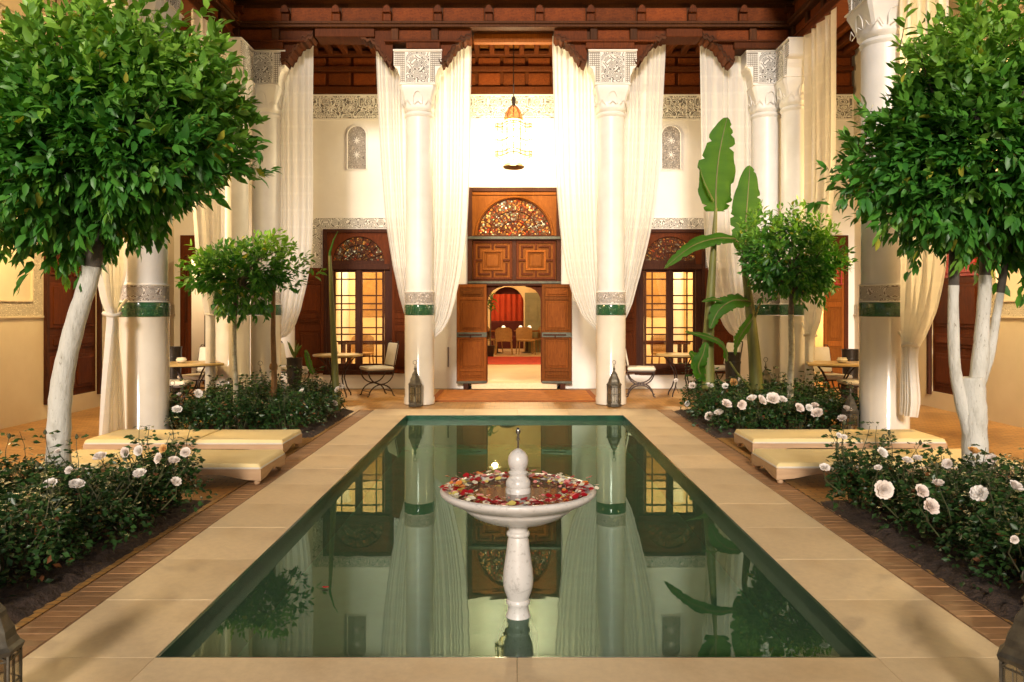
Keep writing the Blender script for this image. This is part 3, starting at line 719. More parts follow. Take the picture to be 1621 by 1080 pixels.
# ============================================================ ROOMS BEHIND
def room(name, label, x0, x1, y0, y1, z0, z1, wallm, floorm, op=None):
    g = thing(name, label, 'room', ((x0+x1)/2, (y0+y1)/2, 0)); g.location = (0, 0, 0)
    m = MB(); m.box(x0, x0+0.05, y0, y1, z0, z1); m.box(x1-0.05, x1, y0, y1, z0, z1)
    if op is None: m.box(x0+0.05, x1-0.05, y1-0.05, y1, z0, z1)
    m.box(x0, x1, y0, y1, z1, z1+0.1); m.build('room_wall', wallm, g)
    MB().box(x0, x1, y0, y1, z0-0.1, z0).build('room_floor', floorm, g); return g
rl = room('left_salon', 'amber lit room seen through the panes of the left window', -5.3, -1.75, 15.72, 19.5, 0.1, 4.2, INTW, INTF)
rr = room('right_salon', 'amber lit room seen through the panes of the right window', 1.75, 5.3, 15.72, 19.5, 0.1, 4.2, INTW, INTF)
rc = room('central_hall', 'bright hall with an arch seen through the open central door', -1.7, 1.7, 15.72, 26.8, 0.12, 3.6, INTW, INTF, op=1)
rd = room('dining_room', 'far dining room with red curtains beyond the hall arch', -3.5, 3.5, 27.12, 31.0, 0.12, 3.6, INTW, INTF)
# arch wall between hall and dining room
m = MB(); yw0, yw1 = 26.8, 27.1; ax0, ax1 = PX(777, 26.8), PX(829, 26.8); ac = (ax0+ax1)/2; ar = (ax1-ax0)/2; az = 1.75
m.box(-1.7, ax0, yw0, yw1, 0.12, 3.6); m.box(ax1, PX(858, 26.8)+1.2, yw0, yw1, 0.12, 3.6)
sp_ = spandrel(ax0, ax1, az, 3.6, ac, az, ar, yw0, yw1); m.add(sp_.v, sp_.f); m.build('arch_wall', INTW, rc)
m = MB(); m.cb(PX(831, 26.7), PX(857, 26.7), 26.70, 26.78, 0.12, 2.1, 0.01)
sg = m.build('sage_door', SAGE, rc)
for z0_, z1_ in ((0.25, 1.0), (1.12, 1.95)):
    q = MB(); leaf_panels(q, PX(835, 26.7), PX(853, 26.7), z0_, z1_, 26.70); q.build('panel', SAGE, sg)
# stair behind the left doorway
g = thing('staircase', 'small staircase with iron balusters seen through the far left doorway', 'staircase', (-6.3, 15.9, 0))
m = MB()
for k in range(9): MB().cb(0.0, 0.95, 0.25+k*0.24, 0.55+k*0.24, 0.17*k+0.02, 0.17*(k+1)+0.02, 0.008).build('step', DOORW, g)
for k in range(6): MB().tube([(0.13+k*0.1, 0.05, 0.05), (0.13+k*0.1, 0.05, 1.95-k*0.16)], 0.011, 6).build('baluster', IRON, g)
MB().tube([(0.03, 0.05, 2.1), (0.8, 0.05, 0.95)], 0.03, 8).build('handrail', FRAMEW, g)
rs = room('stair_lobby', 'dim lobby behind the left doorway of the back wall', -6.6, -5.4, 15.72, 18.5, 0.0, 3.4, PLAS, FLOOR)
rs2 = room('side_lobby', 'amber lit lobby behind the right doorway of the back wall', 5.4, 6.6, 15.72, 18.5, 0.0, 3.4, INTW, FLOOR)

# ============================================================ SIDE WALLS
for s, nm in ((-1, 'left'), (1, 'right')):
    g = thing('side_wall', 'ochre plaster wall closing the %s gallery, with a brown door and a carved stucco border' % nm, 'wall', (s*6.55, 0, 0))
    m = MB(); x0, x1 = sorted((0, s*0.3)); dy0, dy1, dz0, dz1 = 11.2, 12.55, 0.24, 2.45
    m.box(x0, x1, 4.0, dy0, -0.1, 7.0); m.box(x0, x1, dy1, 15.7, -0.1, 7.0); m.box(x0, x1, dy0, dy1, dz1, 7.0); m.box(x0, x1, dy0, dy1, -0.1, dz0)
    m.build('wall', TADE, g)
    f = -s
    def fb(y0, y1, z0, z1, t_, mb): a_, b_ = sorted((0, f*t_)); mb.box(a_, b_, y0, y1, z0, z1)
    m = MB(); fb(5.0, 10.85, 1.43, 1.62, 0.012, m); fb(10.85, 11.08, 1.43, 4.9, 0.0125, m); fb(12.68, 12.88, 1.43, 4.9, 0.0125, m); fb(12.88, 15.4, 1.43, 1.62, 0.012, m); fb(5.0, 15.4, 4.9, 5.4, 0.013, m)
    cf = m.build('carved_border', CARVW, g)
    m = MB(); fb(5.0, 10.83, 1.62, 1.64, 0.03, m); fb(5.0, 11.1, 1.405, 1.43, 0.026, m); fb(10.83, 10.85, 1.64, 4.9, 0.03, m); fb(12.66, 15.4, 1.405, 1.43, 0.026, m); m.build('moulding', TADE, cf)
    a_, b_ = sorted((s*0.02, s*0.08)); m = MB(); m.box(a_, b_, dy0, dy1, dz0, dz1)
    d = m.build('door', DOORD, g)
    for k in range(2):
        y0 = dy0+0.08+k*0.63; q = MB(); xx = s*0.02
        for z0_, z1_ in ((0.34, 0.85), (0.95, 1.15), (1.25, 1.9), (2.0, 2.36)):
            a_, b_ = sorted((xx, xx-s*0.02)); q = MB(); q.cb(a_, b_, y0, y0+0.56, z0_, z1_, 0.008); a_, b_ = sorted((xx-s*0.018, xx-s*0.035)); q.cb(a_, b_, y0+0.07, y0+0.49, z0_+0.05, z1_-0.05, 0.01)
            q.build('panel', (REDP if (s > 0 and z0_ > 1.9) else DOORD), d)
    m = MB(); a_, b_ = sorted((s*0.01, -s*0.05)); m.cb(a_, b_, dy0-0.07, dy0, dz0-0.05, dz1+0.07, 0.005); m.cb(a_, b_, dy1, dy1+0.07, dz0-0.05, dz1+0.07, 0.005); m.cb(a_, b_, dy0, dy1, dz1, dz1+0.07, 0.005); m.build('door_frame', FRAMEW, g)

# ============================================================ GALLERY ROOF AND CARVED EAVES
gr = thing('gallery_ceiling', 'dark joisted wooden ceiling of the galleries behind the columns', 'ceiling', (0, 0, 6.45))
m = MB(); m.box(-6.55, 6.55, 12.95, 15.42, 0.06, 0.16); m.box(-6.55, -4.45, 4.0, 12.95, 0.06, 0.16); m.box(4.45, 6.55, 4.0, 12.95, 0.06, 0.16); m.build('boarding', DOORW, gr)
j = mesh_only(MB().cb(-0.045, 0.045, 0, 2.2, -0.07, 0.06, 0.006), 'joist', WOOD); jx = mesh_only(MB().cb(0, 2.0, -0.045, 0.045, -0.07, 0.06, 0.006), 'joist', WOOD)
for k in range(46): inst('joist', j, gr, (-6.3+k*0.28, 13.05, 0))
for k in range(31):
    inst('joist', jx, gr, (-6.5, 4.2+k*0.28, 0)); inst('joist', jx, gr, (4.5, 4.2+k*0.28, 0))

def post(r=0.05): return None
panA = mesh_only(MB().cb(-0.19, 0.19, -0.012, 0.02, 0.0, 0.19, 0.008), 'eave_panel', WOODP)
panB = mesh_only(MB().cb(-0.19, 0.19, -0.012, 0.02, 0.0, 0.22, 0.008), 'eave_panel', WOODP)
pst = mesh_only(MB().cb(-0.045, 0.045, -0.05, 0.02, 0.0, 0.21, 0.008), 'eave_post', WOODG)
mm = MB(); mm.cb(-0.05, 0.05, -0.07, 0.02, 0.0, 0.13, 0.008)
mm.prism([(-0.05, 0.13), (0.05, 0.13), (0.05, 0.17), (0.03, 0.22), (0, 0.245), (-0.03, 0.22), (-0.05, 0.17)], -0.12, 0.02); crb = mesh_only(mm, 'eave_corbel', WOOD)
def eave(name, label, loc, rz, length, bays):
    """carved timber lintel along local x, face towards -y; bays = list of (x0, x1, raised) openings"""
    g = thing(name, label, 'eave', loc, rz, 'carved cedar eaves round the courtyard')
    Z = 0.0
    segs = []; x = 0
    for (a_, b_, hi) in bays: segs.append((x, a_)); x = b_
    segs.append((x, length))
    for a_, b_ in segs:                                # lowest beam only over the columns
        MB().cb(a_+0.50*(a_ > 0.1), b_-0.50*(b_ < length-0.1), -0.06, 0.34, 5.653, 5.76, 0.01).cb(a_+0.16*(a_ > 0.1), b_-0.16*(b_ < length-0.1), -0.085, -0.03, 5.752, 5.785, 0.006).build('lintel', WOOD, g)
    for (a_, b_, hi) in bays:
        if not hi: MB().cb(a_, b_, -0.05, 0.34, 5.84, 5.976, 0.008).build('lintel', WOOD, g)
    m = MB(); hi_ = [(a_, b_) for a_, b_, h_ in bays if h_]
    cuts = []; x = 0
    for a_, b_ in hi_: cuts.append((x, a_)); x = b_
    cuts.append((x, length))
    for a_, b_ in segs: MB().box(a_+0.16*(a_ > 0.1), b_-0.16*(b_ < length-0.1), 0.02, 0.32, 5.762, 5.98).build('backing_board', WOODG, g)
    m = MB(); m.cb(0, length, -0.10, 0.34, 5.98, 6.07, 0.008); m.cb(0, length, -0.13, -0.09, 6.025, 6.065, 0.006); m.box(0, length, -0.01, 0.32, 6.07, 6.42)
    m.cb(0, length, -0.22, 0.34, 6.375, 6.46, 0.008); m.cb(0, length, -0.30, 0.34, 6.463, 6.60, 0.012); m.cb(0, length, -0.42, 0.34, 6.603, 6.72, 0.012); m.cb(0, length, -0.55, 0.34, 6.723, 7.1, 0.012)
    m.build('cornice', WOODG, g)
    n = round(length/0.62); n2 = round(length/0.80)
    for k in range(n2+1):
        if k < n2: inst('panel', panB, g, ((k+0.5)*length/n2, -0.022, 6.085), sca=(length/n2/0.47, 1, 1))
        inst('corbel', crb, g, (k*length/n2, -0.03, 6.07), sca=(1.25, 1, 1))
    for k in range(n):
        x = (k+0.5)*length/n
        if not any(a_-0.36 < x < b_+0.36 for a_, b_, h_ in bays): inst('panel', panA, g, (x, 0.005, 5.782), sca=(length/n/0.47, 1, 1))
        x2 = k*length/n
        if not any(a_-0.20 < x2 < b_+0.20 for a_, b_, h_ in bays): inst('post', pst, g, (x2, 0.0, 5.77), sca=(1.3, 1, 1))
    return g
STEP = [(0.0, 5.47), (0.03, 5.40), (0.07, 5.42), (0.09, 5.47), (0.12, 5.45), (0.15, 5.53), (0.18, 5.545), (0.21, 5.63), (0.25, 5.64), (0.28, 5.72), (0.32, 5.73), (0.35, 5.79), (0.40, 5.76), (0.44, 5.815), (0.49, 5.80), (0.52, 5.86), (0.52, 5.975), (0.0, 5.975)]
def bracket(g, x, sgn, y0=0.0, y1=0.30):
    # stepped, scalloped console reaching from the column block into the opening
    prof = [(x + sgn*u, z) for u, z in STEP]
    o = MB().prism(prof, y0, y1).build('bracket', WOOD, g)
    q = MB()
    P_ = STEP[:-2]
    for k in range(len(P_)-1):
        (ua, za), (ub, zb_) = P_[k], P_[k+1]
        q.prism([(x+sgn*ua, za+0.004), (x+sgn*ub, zb_+0.004), (x+sgn*ub, zb_+0.045), (x+sgn*ua, za+0.045)], y0-0.03, y0)
        q.prism([(x+sgn*ua, za+0.075), (x+sgn*ub, zb_+0.075), (x+sgn*ub, zb_+0.095), (x+sgn*ua, za+0.095)], y0-0.015, y0)
    q.build('bracket_scroll', WOODG, o)
EY = 12.72
L0 = -4.42
# column block edges along the far row
bays = [(PX(500, 12.75)-L0, PX(594, 12.75)-L0, False), (PX(747, 12.75)-L0, PX(877, 12.75)-L0, True), (PX(1053, 12.75)-L0, PX(1110, 12.75)-L0, False)]
ev = eave('carved_eave', 'dark carved cedar eave spanning the far columns above the gathered curtains', (L0, EY, 0), 0, 8.84, bays)
for x, sg in ((PX(445, 12.75), 1), (PX(622, 12.75), -1), (PX(695, 12.75), 1), (PX(929, 12.75), -1), (PX(1003, 12.75), 1), (PX(1162, 12.75), -1)):
    bracket(ev, x-L0, sg)
m = MB(); m.cb(PX(749, 12.8)-L0, PX(875, 12.8)-L0, 0.20, 0.34, 5.84, 5.978, 0.006); m.build('inner_board', DOORW, ev)
for s in (-1, 1):
    if s < 0: g = eave('carved_eave', 'dark carved cedar eave running forward above the left side columns', (-4.42+0.0, 4.6, 0), radians(90), 8.0, [(2.2, 3.6, False)])
    else: g = eave('carved_eave', 'dark carved cedar eave running forward above the right side columns', (4.42, 12.6, 0), radians(-90), 8.0, [(4.4, 5.8, False)])

# ============================================================ COLUMNS
def column(X, Y, r, label, rz=0.0):
    g = thing('column', label, 'column', (X, Y, 0), rz, 'white columns with green tile bands')
    MB().lathe([(r+0.012, 0.0), (r+0.012, 0.10), (r, 0.12), (r, 1.425)], 40).build('lower_shaft', GLAZE, g, True)
    MB().lathe([(r+0.003, 1.43), (r+0.006, 1.44), (r+0.006, 1.585), (r+0.003, 1.595)], 40).build('green_band', GREEN, g, True)
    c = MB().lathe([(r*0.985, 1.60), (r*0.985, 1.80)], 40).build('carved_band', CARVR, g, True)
    MB().lathe([(r, 1.598), (r+0.004, 1.606), (r, 1.614)], 40).lathe([(r, 1.79), (r+0.006, 1.80), (r, 1.815)], 40).build('moulding', PLAS, c, True)
    u = r*0.92
    MB().lathe([(u, 1.81), (u, 4.60), (u+0.012, 4.615), (u+0.022, 4.64), (u+0.012, 4.665), (u, 4.68)], 40).build('shaft', SHAFT, g, True)
    k = u/0.215
    cap = MB().lathe([(u, 4.68), (0.232*k, 4.70), (0.240*k, 4.74), (0.222*k, 4.78), (0.228*k, 4.86), (0.25*k, 4.96), (0.275*k, 5.03), (0.275*k, 5.08)], 48,
                     sq=[0, 0.1, 0.3, 0.6, 0.85, 1, 1, 1]).build('capital', SHAFT, g, True)
    m = MB()
    for q in range(4):                                 # arches and leaf tips on the capital
        m.M = Matrix.Rotation(pi/2*q, 4, 'Z'); yy = -0.245*k
        m.tube([(-0.07*k, yy, 4.80), (-0.072*k, yy-0.01, 4.90), (-0.04*k, yy-0.02, 4.97), (0, yy-0.024, 4.99), (0.04*k, yy-0.02, 4.97), (0.072*k, yy-0.01, 4.90), (0.07*k, yy, 4.80)], 0.007, 5)
        for x_ in (-0.17, 0.17): m.tube([(x_*k-0.06, yy-0.002, 4.78), (x_*k-0.03, yy-0.012, 4.82), (x_*k, yy-0.016, 4.86), (x_*k+0.03, yy-0.012, 4.82), (x_*k+0.06, yy-0.002, 4.78)], 0.006, 5)
        m.tube([(-0.05*k, yy-0.004, 4.79), (0, yy-0.02, 4.84), (0.05*k, yy-0.004, 4.79)], 0.008, 5)
        m.tube([(-0.25*k, yy-0.016, 5.05), (0.25*k, yy-0.016, 5.05)], 0.007, 5)
    m.M = None; m.build('capital_relief', SHAFT, cap, True)
    m = MB(); m.cb(-0.285*k, 0.285*k, -0.285*k, 0.285*k, 5.08, 5.10, 0.004); m.build('abacus', PLAS, cap)
    # impost block with shoulders
    W = 0.375*k; w_ = 0.272*k
    pts = [(-w_, 5.10)] + [(w_, 5.10), (w_+0.005, 5.22), (w_+0.03, 5.28), (w_+0.045, 5.34), (W-0.02, 5.37), (W, 5.40), (W, 5.62), (-W, 5.62), (-W, 5.40), (-W+0.02, 5.37), (-w_-0.045, 5.34), (-w_-0.03, 5.28), (-w_-0.005, 5.22)]
    D = 0.24*k
    ib = MB().prism(pts, -D, D).build('impost', PLAS, g)
    m = MB(); m.cb(-W-0.01, W+0.01, -D-0.02, D+0.02, 5.622, 5.65, 0.004)
    for sd in (-1, 1):
        y0, y1 = sorted((sd*D, sd*(D+0.016)))
        for x_ in (-0.19*k, 0.19*k): m.cb(x_-0.009, x_+0.009, y0, y1, 5.13, 5.60, 0.003)
        y1b = sd*(D+0.008)
        m.tube([(0.17*k*cos(pi*t_/12), y1b, 5.40+0.17*sin(pi*t_/12)) for t_ in range(13)], 0.008, 5)
        m.cb(-0.19*k, 0.19*k, min(y0, y1)+0.001, max(y0, y1)-0.001, 5.115, 5.128, 0.003)
        xs_ = [x_ for x_ in (0.215, 0.245, 0.275, 0.305, 0.335, 0.36)]
        for x_ in xs_:
            for z_ in [5.14+0.033*t_ for t_ in range(14)]:
                if x_ > 0.26 and z_ < 5.385: continue
                for s2 in (-1, 1): m.box(s2*x_*k-0.009, s2*x_*k+0.009, y0, y1-0.004 if sd > 0 else y1, z_-0.009, z_+0.009)
    m.build('impost_frame', PLAS, ib)
    m = MB()
    for sd in (-1, 1):
        y0, y1 = sorted((sd*(D+0.0), sd*(D+0.005))); m.box(-0.18*k, 0.18*k, y0, y1, 5.13, 5.61)
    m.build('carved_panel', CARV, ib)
    m = MB()
    for sd in (-1, 1):
        y0, y1 = sorted((sd*(D+0.0), sd*(D+0.003)))
        for s2 in (-1, 1):
            a_, b_ = sorted((s2*0.20*k, s2*0.368*k)); m.box(a_, b_, y0, y1, 5.39, 5.61); a_, b_ = sorted((s2*0.20*k, s2*0.268*k)); m.box(a_, b_, y0, y1, 5.13, 5.388)
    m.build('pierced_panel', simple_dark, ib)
    return g
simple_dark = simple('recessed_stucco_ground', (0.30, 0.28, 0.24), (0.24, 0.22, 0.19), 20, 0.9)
column(-1.535, 12.95, 0.237, 'white column left of the central door, with a metal lantern at its foot')
column(1.565, 12.95, 0.237, 'white column right of the central door, with a metal lantern at its foot')
column(-4.03, 12.98, 0.237, 'far left corner column of the far row, beside the sapling with a brown stake')
column(4.08, 12.98, 0.237, 'far right corner column of the far row, behind the two banana stems')
column(-4.42, 12.55, 0.262, 'left corner column standing just forward of the far row, behind the small citrus tree', radians(90))
column(4.44, 12.55, 0.262, 'right corner column standing just forward of the far row, behind the small citrus tree', radians(90))
column(-4.37, 9.45, 0.275, 'thick left side column beside the tied curtain and the far left daybed', radians(90))
column(4.37, 9.45, 0.275, 'thick right side column beside the knotted curtain and the far right daybed', radians(90))
# ============================================================ CURTAINS
def curtain(label, keys, plane, loc, folds=9, seed=1, extra=None, nz=70, ns=130, cat='curtain'):
    """keys: (z, a, b, fold depth); a = edge at the column, b = free edge, along the hanging direction"""
    rr_ = random.Random(seed); keys = sorted(keys, key=lambda k: -k[0])
    g = thing('curtain', label, cat, loc, 0, 'white voile curtains')
    ph = rr_.uniform(0, 6); j1 = rr_.uniform(0.7, 1.3); vs = []
    ztop, zbot = keys[0][0], keys[-1][0]
    def at(z):
        for k in range(len(keys)-1):
            z0, z1 = keys[k][0], keys[k+1][0]
            if z <= z0 and z >= z1:
                t = (z0-z)/(z0-z1) if z0 > z1 else 0
                p = [keys[max(k-1, 0)], keys[k], keys[k+1], keys[min(k+2, len(keys)-1)]]
                out = []
                for c in (1, 2, 3):
                    a_, b_, c_, d_ = (q[c] for q in p)
                    v = 0.5*((2*b_) + (-a_+c_)*t + (2*a_-5*b_+4*c_-d_)*t*t + (-a_+3*b_-3*c_+d_)*t**3)
                    v = b_ + (c_-b_)*t if c == 3 else v
                    out.append(v)
                return out
        return keys[-1][1:]
    for i in range(nz+1):
        z = ztop + (zbot-ztop)*i/nz; a_, b_, amp = at(z)
        for k in range(ns+1):
            s = k/ns; warp = s + 0.035*sin(2*pi*s*2.3*j1+ph)
            dy = amp*(sin(2*pi*folds*warp + ph + 0.25*sin(z*1.1+ph)) + 0.35*sin(2*pi*folds*2.1*warp + z*0.5))
            x = a_ + (b_-a_)*s + 0.25*amp*cos(2*pi*folds*warp+ph)
            vs.append((x, dy, z) if plane == 'x' else (dy, x, z))
    fs = [(i*(ns+1)+k, i*(ns+1)+k+1, (i+1)*(ns+1)+k+1, (i+1)*(ns+1)+k) for i in range(nz) for k in range(ns)]
    MB().add(vs, fs).build('cloth', VOILE, g, True, angle=180)
    if extra: extra(g)
    return g
CY = 13.06
def far_curtain(label, edge_px, col_px, seed, folds, tail=True):
    d = CY; xc = PX(col_px, d)
    keys = []
    for y, px in edge_px: keys.append((PZ(y, d), xc, PX(px, d), 0.020 + 0.016*min(1, max(0, (y-300)/250.0))))
    def tl(g):
        m = MB(); z0 = keys[-1][0]
        sgn = 1 if edge_px[0][1] > col_px else -1
        vs = []; n = 24
        for i in range(21):
            z = z0+0.1 + (0.05-z0-0.1)*i/20
            for k in range(n+1):
                a_ = 2*pi*k/n; rr_ = (0.05+0.03*min(1, i/10))*(1+0.25*sin(5*a_))
                vs.append((-sgn*0.02 + rr_*cos(a_), 0.10+rr_*sin(a_)*0.7, z))
        m.add(vs, [(i*(n+1)+k, i*(n+1)+k+1, (i+1)*(n+1)+k+1, (i+1)*(n+1)+k) for i in range(20) for k in range(n)])
        m.build('tail', VOILE, g, True, angle=180)
    keys = [(z, a_-xc, b_-xc, am) for z, a_, b_, am in keys]
    return curtain(label, keys, 'x', (xc, d, 0), folds, seed, tl if tail else None)
far_curtain('white voile curtain left of the door, gathered to the left central column', [(52, 746), (200, 744), (300, 742), (370, 738), (430, 730), (480, 719), (505, 711), (525, 699), (538, 684), (545, 672)], 664, 3, 12)
far_curtain('white voile curtain right of the door, gathered to the right central column', [(52, 874), (200, 877), (300, 881), (370, 887), (430, 896), (470, 907), (500, 921), (515, 934), (527, 947), (532, 956)], 964, 4, 12)
far_curtain('white voile curtain over the left window, gathered to the left central column', [(52, 594), (150, 597), (250, 602), (350, 610), (420, 621), (470, 632), (500, 641), (520, 652)], 662, 5, 10)
far_curtain('white voile curtain over the right window, gathered to the right central column', [(52, 1054), (150, 1050), (250, 1045), (320, 1038), (380, 1027), (440, 1012), (480, 1001), (505, 990), (520, 975)], 966, 6, 10)
far_curtain('wide pale voile curtain hanging from the left corner column towards the left window', [(60, 497), (200, 496), (320, 496), (390, 494), (440, 488), (490, 477), (515, 468), (532, 456), (538, 440), (540, 428)], 420, 7, 8)
far_curtain('wide pale voile curtain hanging from the right corner column behind the tall banana leaf', [(52, 1108), (200, 1110), (320, 1113), (400, 1118), (450, 1126), (490, 1136), (515, 1146), (532, 1160), (540, 1180), (542, 1200)], 1210, 8, 8)

# side galleries: hanging in the plane of the side columns, tied with a sash
def side_curtain(label, x, y0, keys, seed, folds=5, sash=None):
    def sa(g):
        if sash:
            z, yy, w_ = sash
            n = 16; m = MB()
            m.tube([(0.075*cos(2*pi*k/n)*1.0, yy+w_*sin(2*pi*k/n), z+0.012*sin(4*pi*k/n)) for k in range(n+1)], 0.022, 8)
            m.tube([(0.02, yy+w_*0.6, z), (0.0, yy+w_+0.12, z+0.10), (-0.0, yy+w_+0.22, z+0.16)], 0.018, 8)
            m.build('sash', CUSH, g, True)
    return curtain(label, keys, 'y', (x, y0, 0), folds, seed, sa)
sk = lambda s: [(5.7, 0.0, 0.9*s, 0.035), (3.4, 0.0, 0.85*s, 0.035), (2.3, 0.02*s, 0.68*s, 0.04), (1.75, 0.10*s, 0.46*s, 0.045), (1.47, 0.16*s, 0.28*s, 0.04), (1.25, 0.12*s, 0.32*s, 0.04), (0.6, 0.08*s, 0.38*s, 0.035), (0.03, 0.06*s, 0.42*s, 0.03)]
def skeys(top, dirn):
    # near-side curtains beside the thick columns; positions are offsets along the row from the column face
    return [(5.7, 0.0, dirn*0.95, 0.035), (3.6, 0.0, dirn*0.95, 0.035), (2.5, dirn*0.02, dirn*0.86, 0.04), (1.95, dirn*0.06, dirn*0.70, 0.045), (1.6, dirn*0.22, dirn*0.56, 0.045),
            (1.46, dirn*0.27, dirn*0.44, 0.04), (1.3, dirn*0.24, dirn*0.46, 0.04), (0.7, dirn*0.12, dirn*0.58, 0.04), (0.04, dirn*0.05, dirn*0.66, 0.035)]
side_curtain('white voile curtain tied with a sash beside the thick left side column', -4.42, 9.14, skeys(5.7, -1), 11, 5, (1.46, -0.35, 0.10))
side_curtain('white voile curtain knotted beside the thick right side column, its tail off the floor', 4.42, 9.14,
    [(5.7, 0.0, -0.95, 0.035), (3.6, 0.0, -0.95, 0.035), (2.5, -0.02, -0.93, 0.04), (1.9, -0.04, -0.84, 0.045), (1.5, -0.06, -0.66, 0.05), (1.2, -0.10, -0.42, 0.05), (1.10, -0.12, -0.30, 0.045), (0.95, -0.10, -0.28, 0.04), (0.5, -0.06, -0.34, 0.04), (0.32, -0.04, -0.30, 0.035)], 12, 5, (1.12, -0.22, 0.09))
side_curtain('white voile curtain tied into a narrow tail behind the small left citrus tree', -4.42, 12.2,
    [(5.7, 0.0, -1.25, 0.035), (3.6, 0.0, -1.25, 0.035), (2.4, -0.05, -1.05, 0.04), (1.85, -0.15, -0.85, 0.045), (1.5, -0.42, -0.70, 0.04), (1.42, -0.46, -0.66, 0.035), (1.2, -0.44, -0.66, 0.035), (0.04, -0.36, -0.72, 0.03)], 13, 5, (1.45, -0.56, 0.09))
side_curtain('tall white voile curtain looped back above the right gallery chair', 4.42, 12.2,
    [(5.7, 0.0, -1.28, 0.035), (3.6, 0.0, -1.25, 0.035), (2.6, -0.02, -1.10, 0.04), (2.0, -0.03, -0.95, 0.045), (1.6, -0.05, -0.78, 0.05), (1.3, -0.08, -0.62, 0.05), (1.15, -0.10, -0.45, 0.045), (1.0, -0.10, -0.36, 0.04), (0.04, -0.06, -0.40, 0.03)], 14, 5, (1.14, -0.26, 0.10))

# ============================================================ FOUNTAIN
FX, FY = 0.02, 4.13
g = thing('fountain', 'white marble pedestal fountain standing in the pool, its bowl ringed with flower petals', 'fountain', (FX, FY, -0.61))
b0 = 0.61
MB().lathe([(0.13, 0), (0.13, 0.12), (0.10, 0.2), (0.10, 0.44), (0.075, 0.50), (0.056, b0-0.05), (0.052, b0-0.02), (0.060, b0-0.01), (0.062, b0+0.005), (0.055, b0+0.015), (0.060, b0+0.03),
   (0.070, b0+0.055), (0.077, b0+0.085), (0.079, b0+0.12), (0.076, b0+0.16), (0.069, b0+0.21), (0.060, b0+0.27), (0.055, b0+0.315), (0.051, b0+0.33), (0.050, b0+0.335), (0.058, b0+0.34), (0.060, b0+0.35), (0.057, b0+0.36), (0.049, b0+0.365), (0.050, b0+0.41)], 40).build('pedestal', MARBLE, g, True, angle=50)
MB().lathe([(0.06, b0+0.405), (0.10, b0+0.41), (0.17, b0+0.425), (0.23, b0+0.450), (0.275, b0+0.482), (0.287, b0+0.495), (0.290, b0+0.507), (0.302, b0+0.511), (0.345, b0+0.525), (0.385, b0+0.548), (0.399, b0+0.563), (0.402, b0+0.574),
   (0.398, b0+0.583), (0.385, b0+0.587), (0.365, b0+0.580), (0.35, b0+0.565), (0.33, b0+0.55), (0.28, b0+0.54), (0.20, b0+0.53), (0.02, b0+0.525)], 64, close=False).build('bowl', MARBLE, g, True, angle=60)
BW = simple('still_bowl_water', (0.20, 0.14, 0.085), (0.16, 0.11, 0.065), 3, 0.03, 20, 0.06, spec=0.8)
MB().lathe([(0.001, 0), (0.345, 0.0)], 48, (0, 0, b0+0.563), close=False).build('bowl_water', BW, g)
MB().lathe([(0.064, b0+0.555), (0.066, b0+0.58), (0.060, b0+0.59), (0.064, b0+0.60), (0.063, b0+0.62), (0.054, b0+0.635), (0.046, b0+0.642), (0.044, b0+0.655), (0.050, b0+0.662), (0.050, b0+0.668), (0.038, b0+0.675), (0.044, b0+0.69), (0.051, b0+0.71), (0.053, b0+0.73), (0.049, b0+0.75), (0.038, b0+0.768), (0.020, b0+0.782), (0.004, b0+0.790)], 32).build('finial', MARBLE, g, True, angle=50)
MB().lathe([(0.005, b0+0.785), (0.005, b0+0.83), (0.010, b0+0.833), (0.010, b0+0.84), (0.006, b0+0.843), (0.006, b0+0.862), (0.012, b0+0.868), (0.014, b0+0.882), (0.010, b0+0.892), (0.004, b0+0.896)], 12).build('nozzle', simple('chrome_nozzle', (0.4, 0.4, 0.36), None, 10, 0.25, metal=1.0), g, True)
# petals
def petal_field(name, label, spots, loc, cat='petals'):
    mats = [PET_R, PET_P, PET_Y, PET_W, PET_O]; m = MB()
    for (x, y, z, sz, mi) in spots:
        m.mi = mi; th = R.uniform(0, 6.28); tl = R.uniform(-0.5, 0.5); tl2 = R.uniform(-0.4, 0.4); cup = R.uniform(0.1, 0.5)
        M = Matrix.Translation((x, y, z)) @ Euler((tl, tl2, th)).to_matrix().to_4x4(); m.M = M
        q = [(0, 0, 0)] + [(sz*cos(a)*(1 if k % 2 else 0.92), sz*0.8*sin(a), cup*sz*(0.7 if k % 2 else 0.4)) for k, a in enumerate([i*pi/4 for i in range(8)])]
        m.add(q, [(0, k+1, (k+1) % 8+1) for k in range(8)])
    m.M = None
    o = m.build(name, mats, None, True, loc=loc, angle=180); tag(o, label, cat, kind='stuff'); return o
sp = []
for k in range(560):
    a = R.uniform(0, 2*pi); rr0 = R.choice([0.33, 0.35, 0.30]) + R.gauss(0, 0.028)
    red = sin(a*1.0+2.6) + 0.5*sin(a*3+1)
    mi = R.choices([0, 1, 2, 3, 4], [7 if red > 0.1 else 3, 2.0, 1.6, 2.2, 1.0])[0]
    z = 0.003 + R.uniform(0, 0.022) + max(0, rr0-0.345)*0.35
    sp.append((rr0*cos(a), rr0*sin(a), z, R.uniform(0.012, 0.024), mi))
for k in range(60):
    a = R.uniform(0, 2*pi); rr0 = R.uniform(0.15, 0.3); sp.append((rr0*cos(a), rr0*sin(a), 0.003, R.uniform(0.006, 0.012), R.choice([1, 2, 3, 3])))
petal_field('flower_petals', 'ring of red, pink, yellow and cream petals floating in the marble fountain bowl', sp, (FX, FY, 0.567))
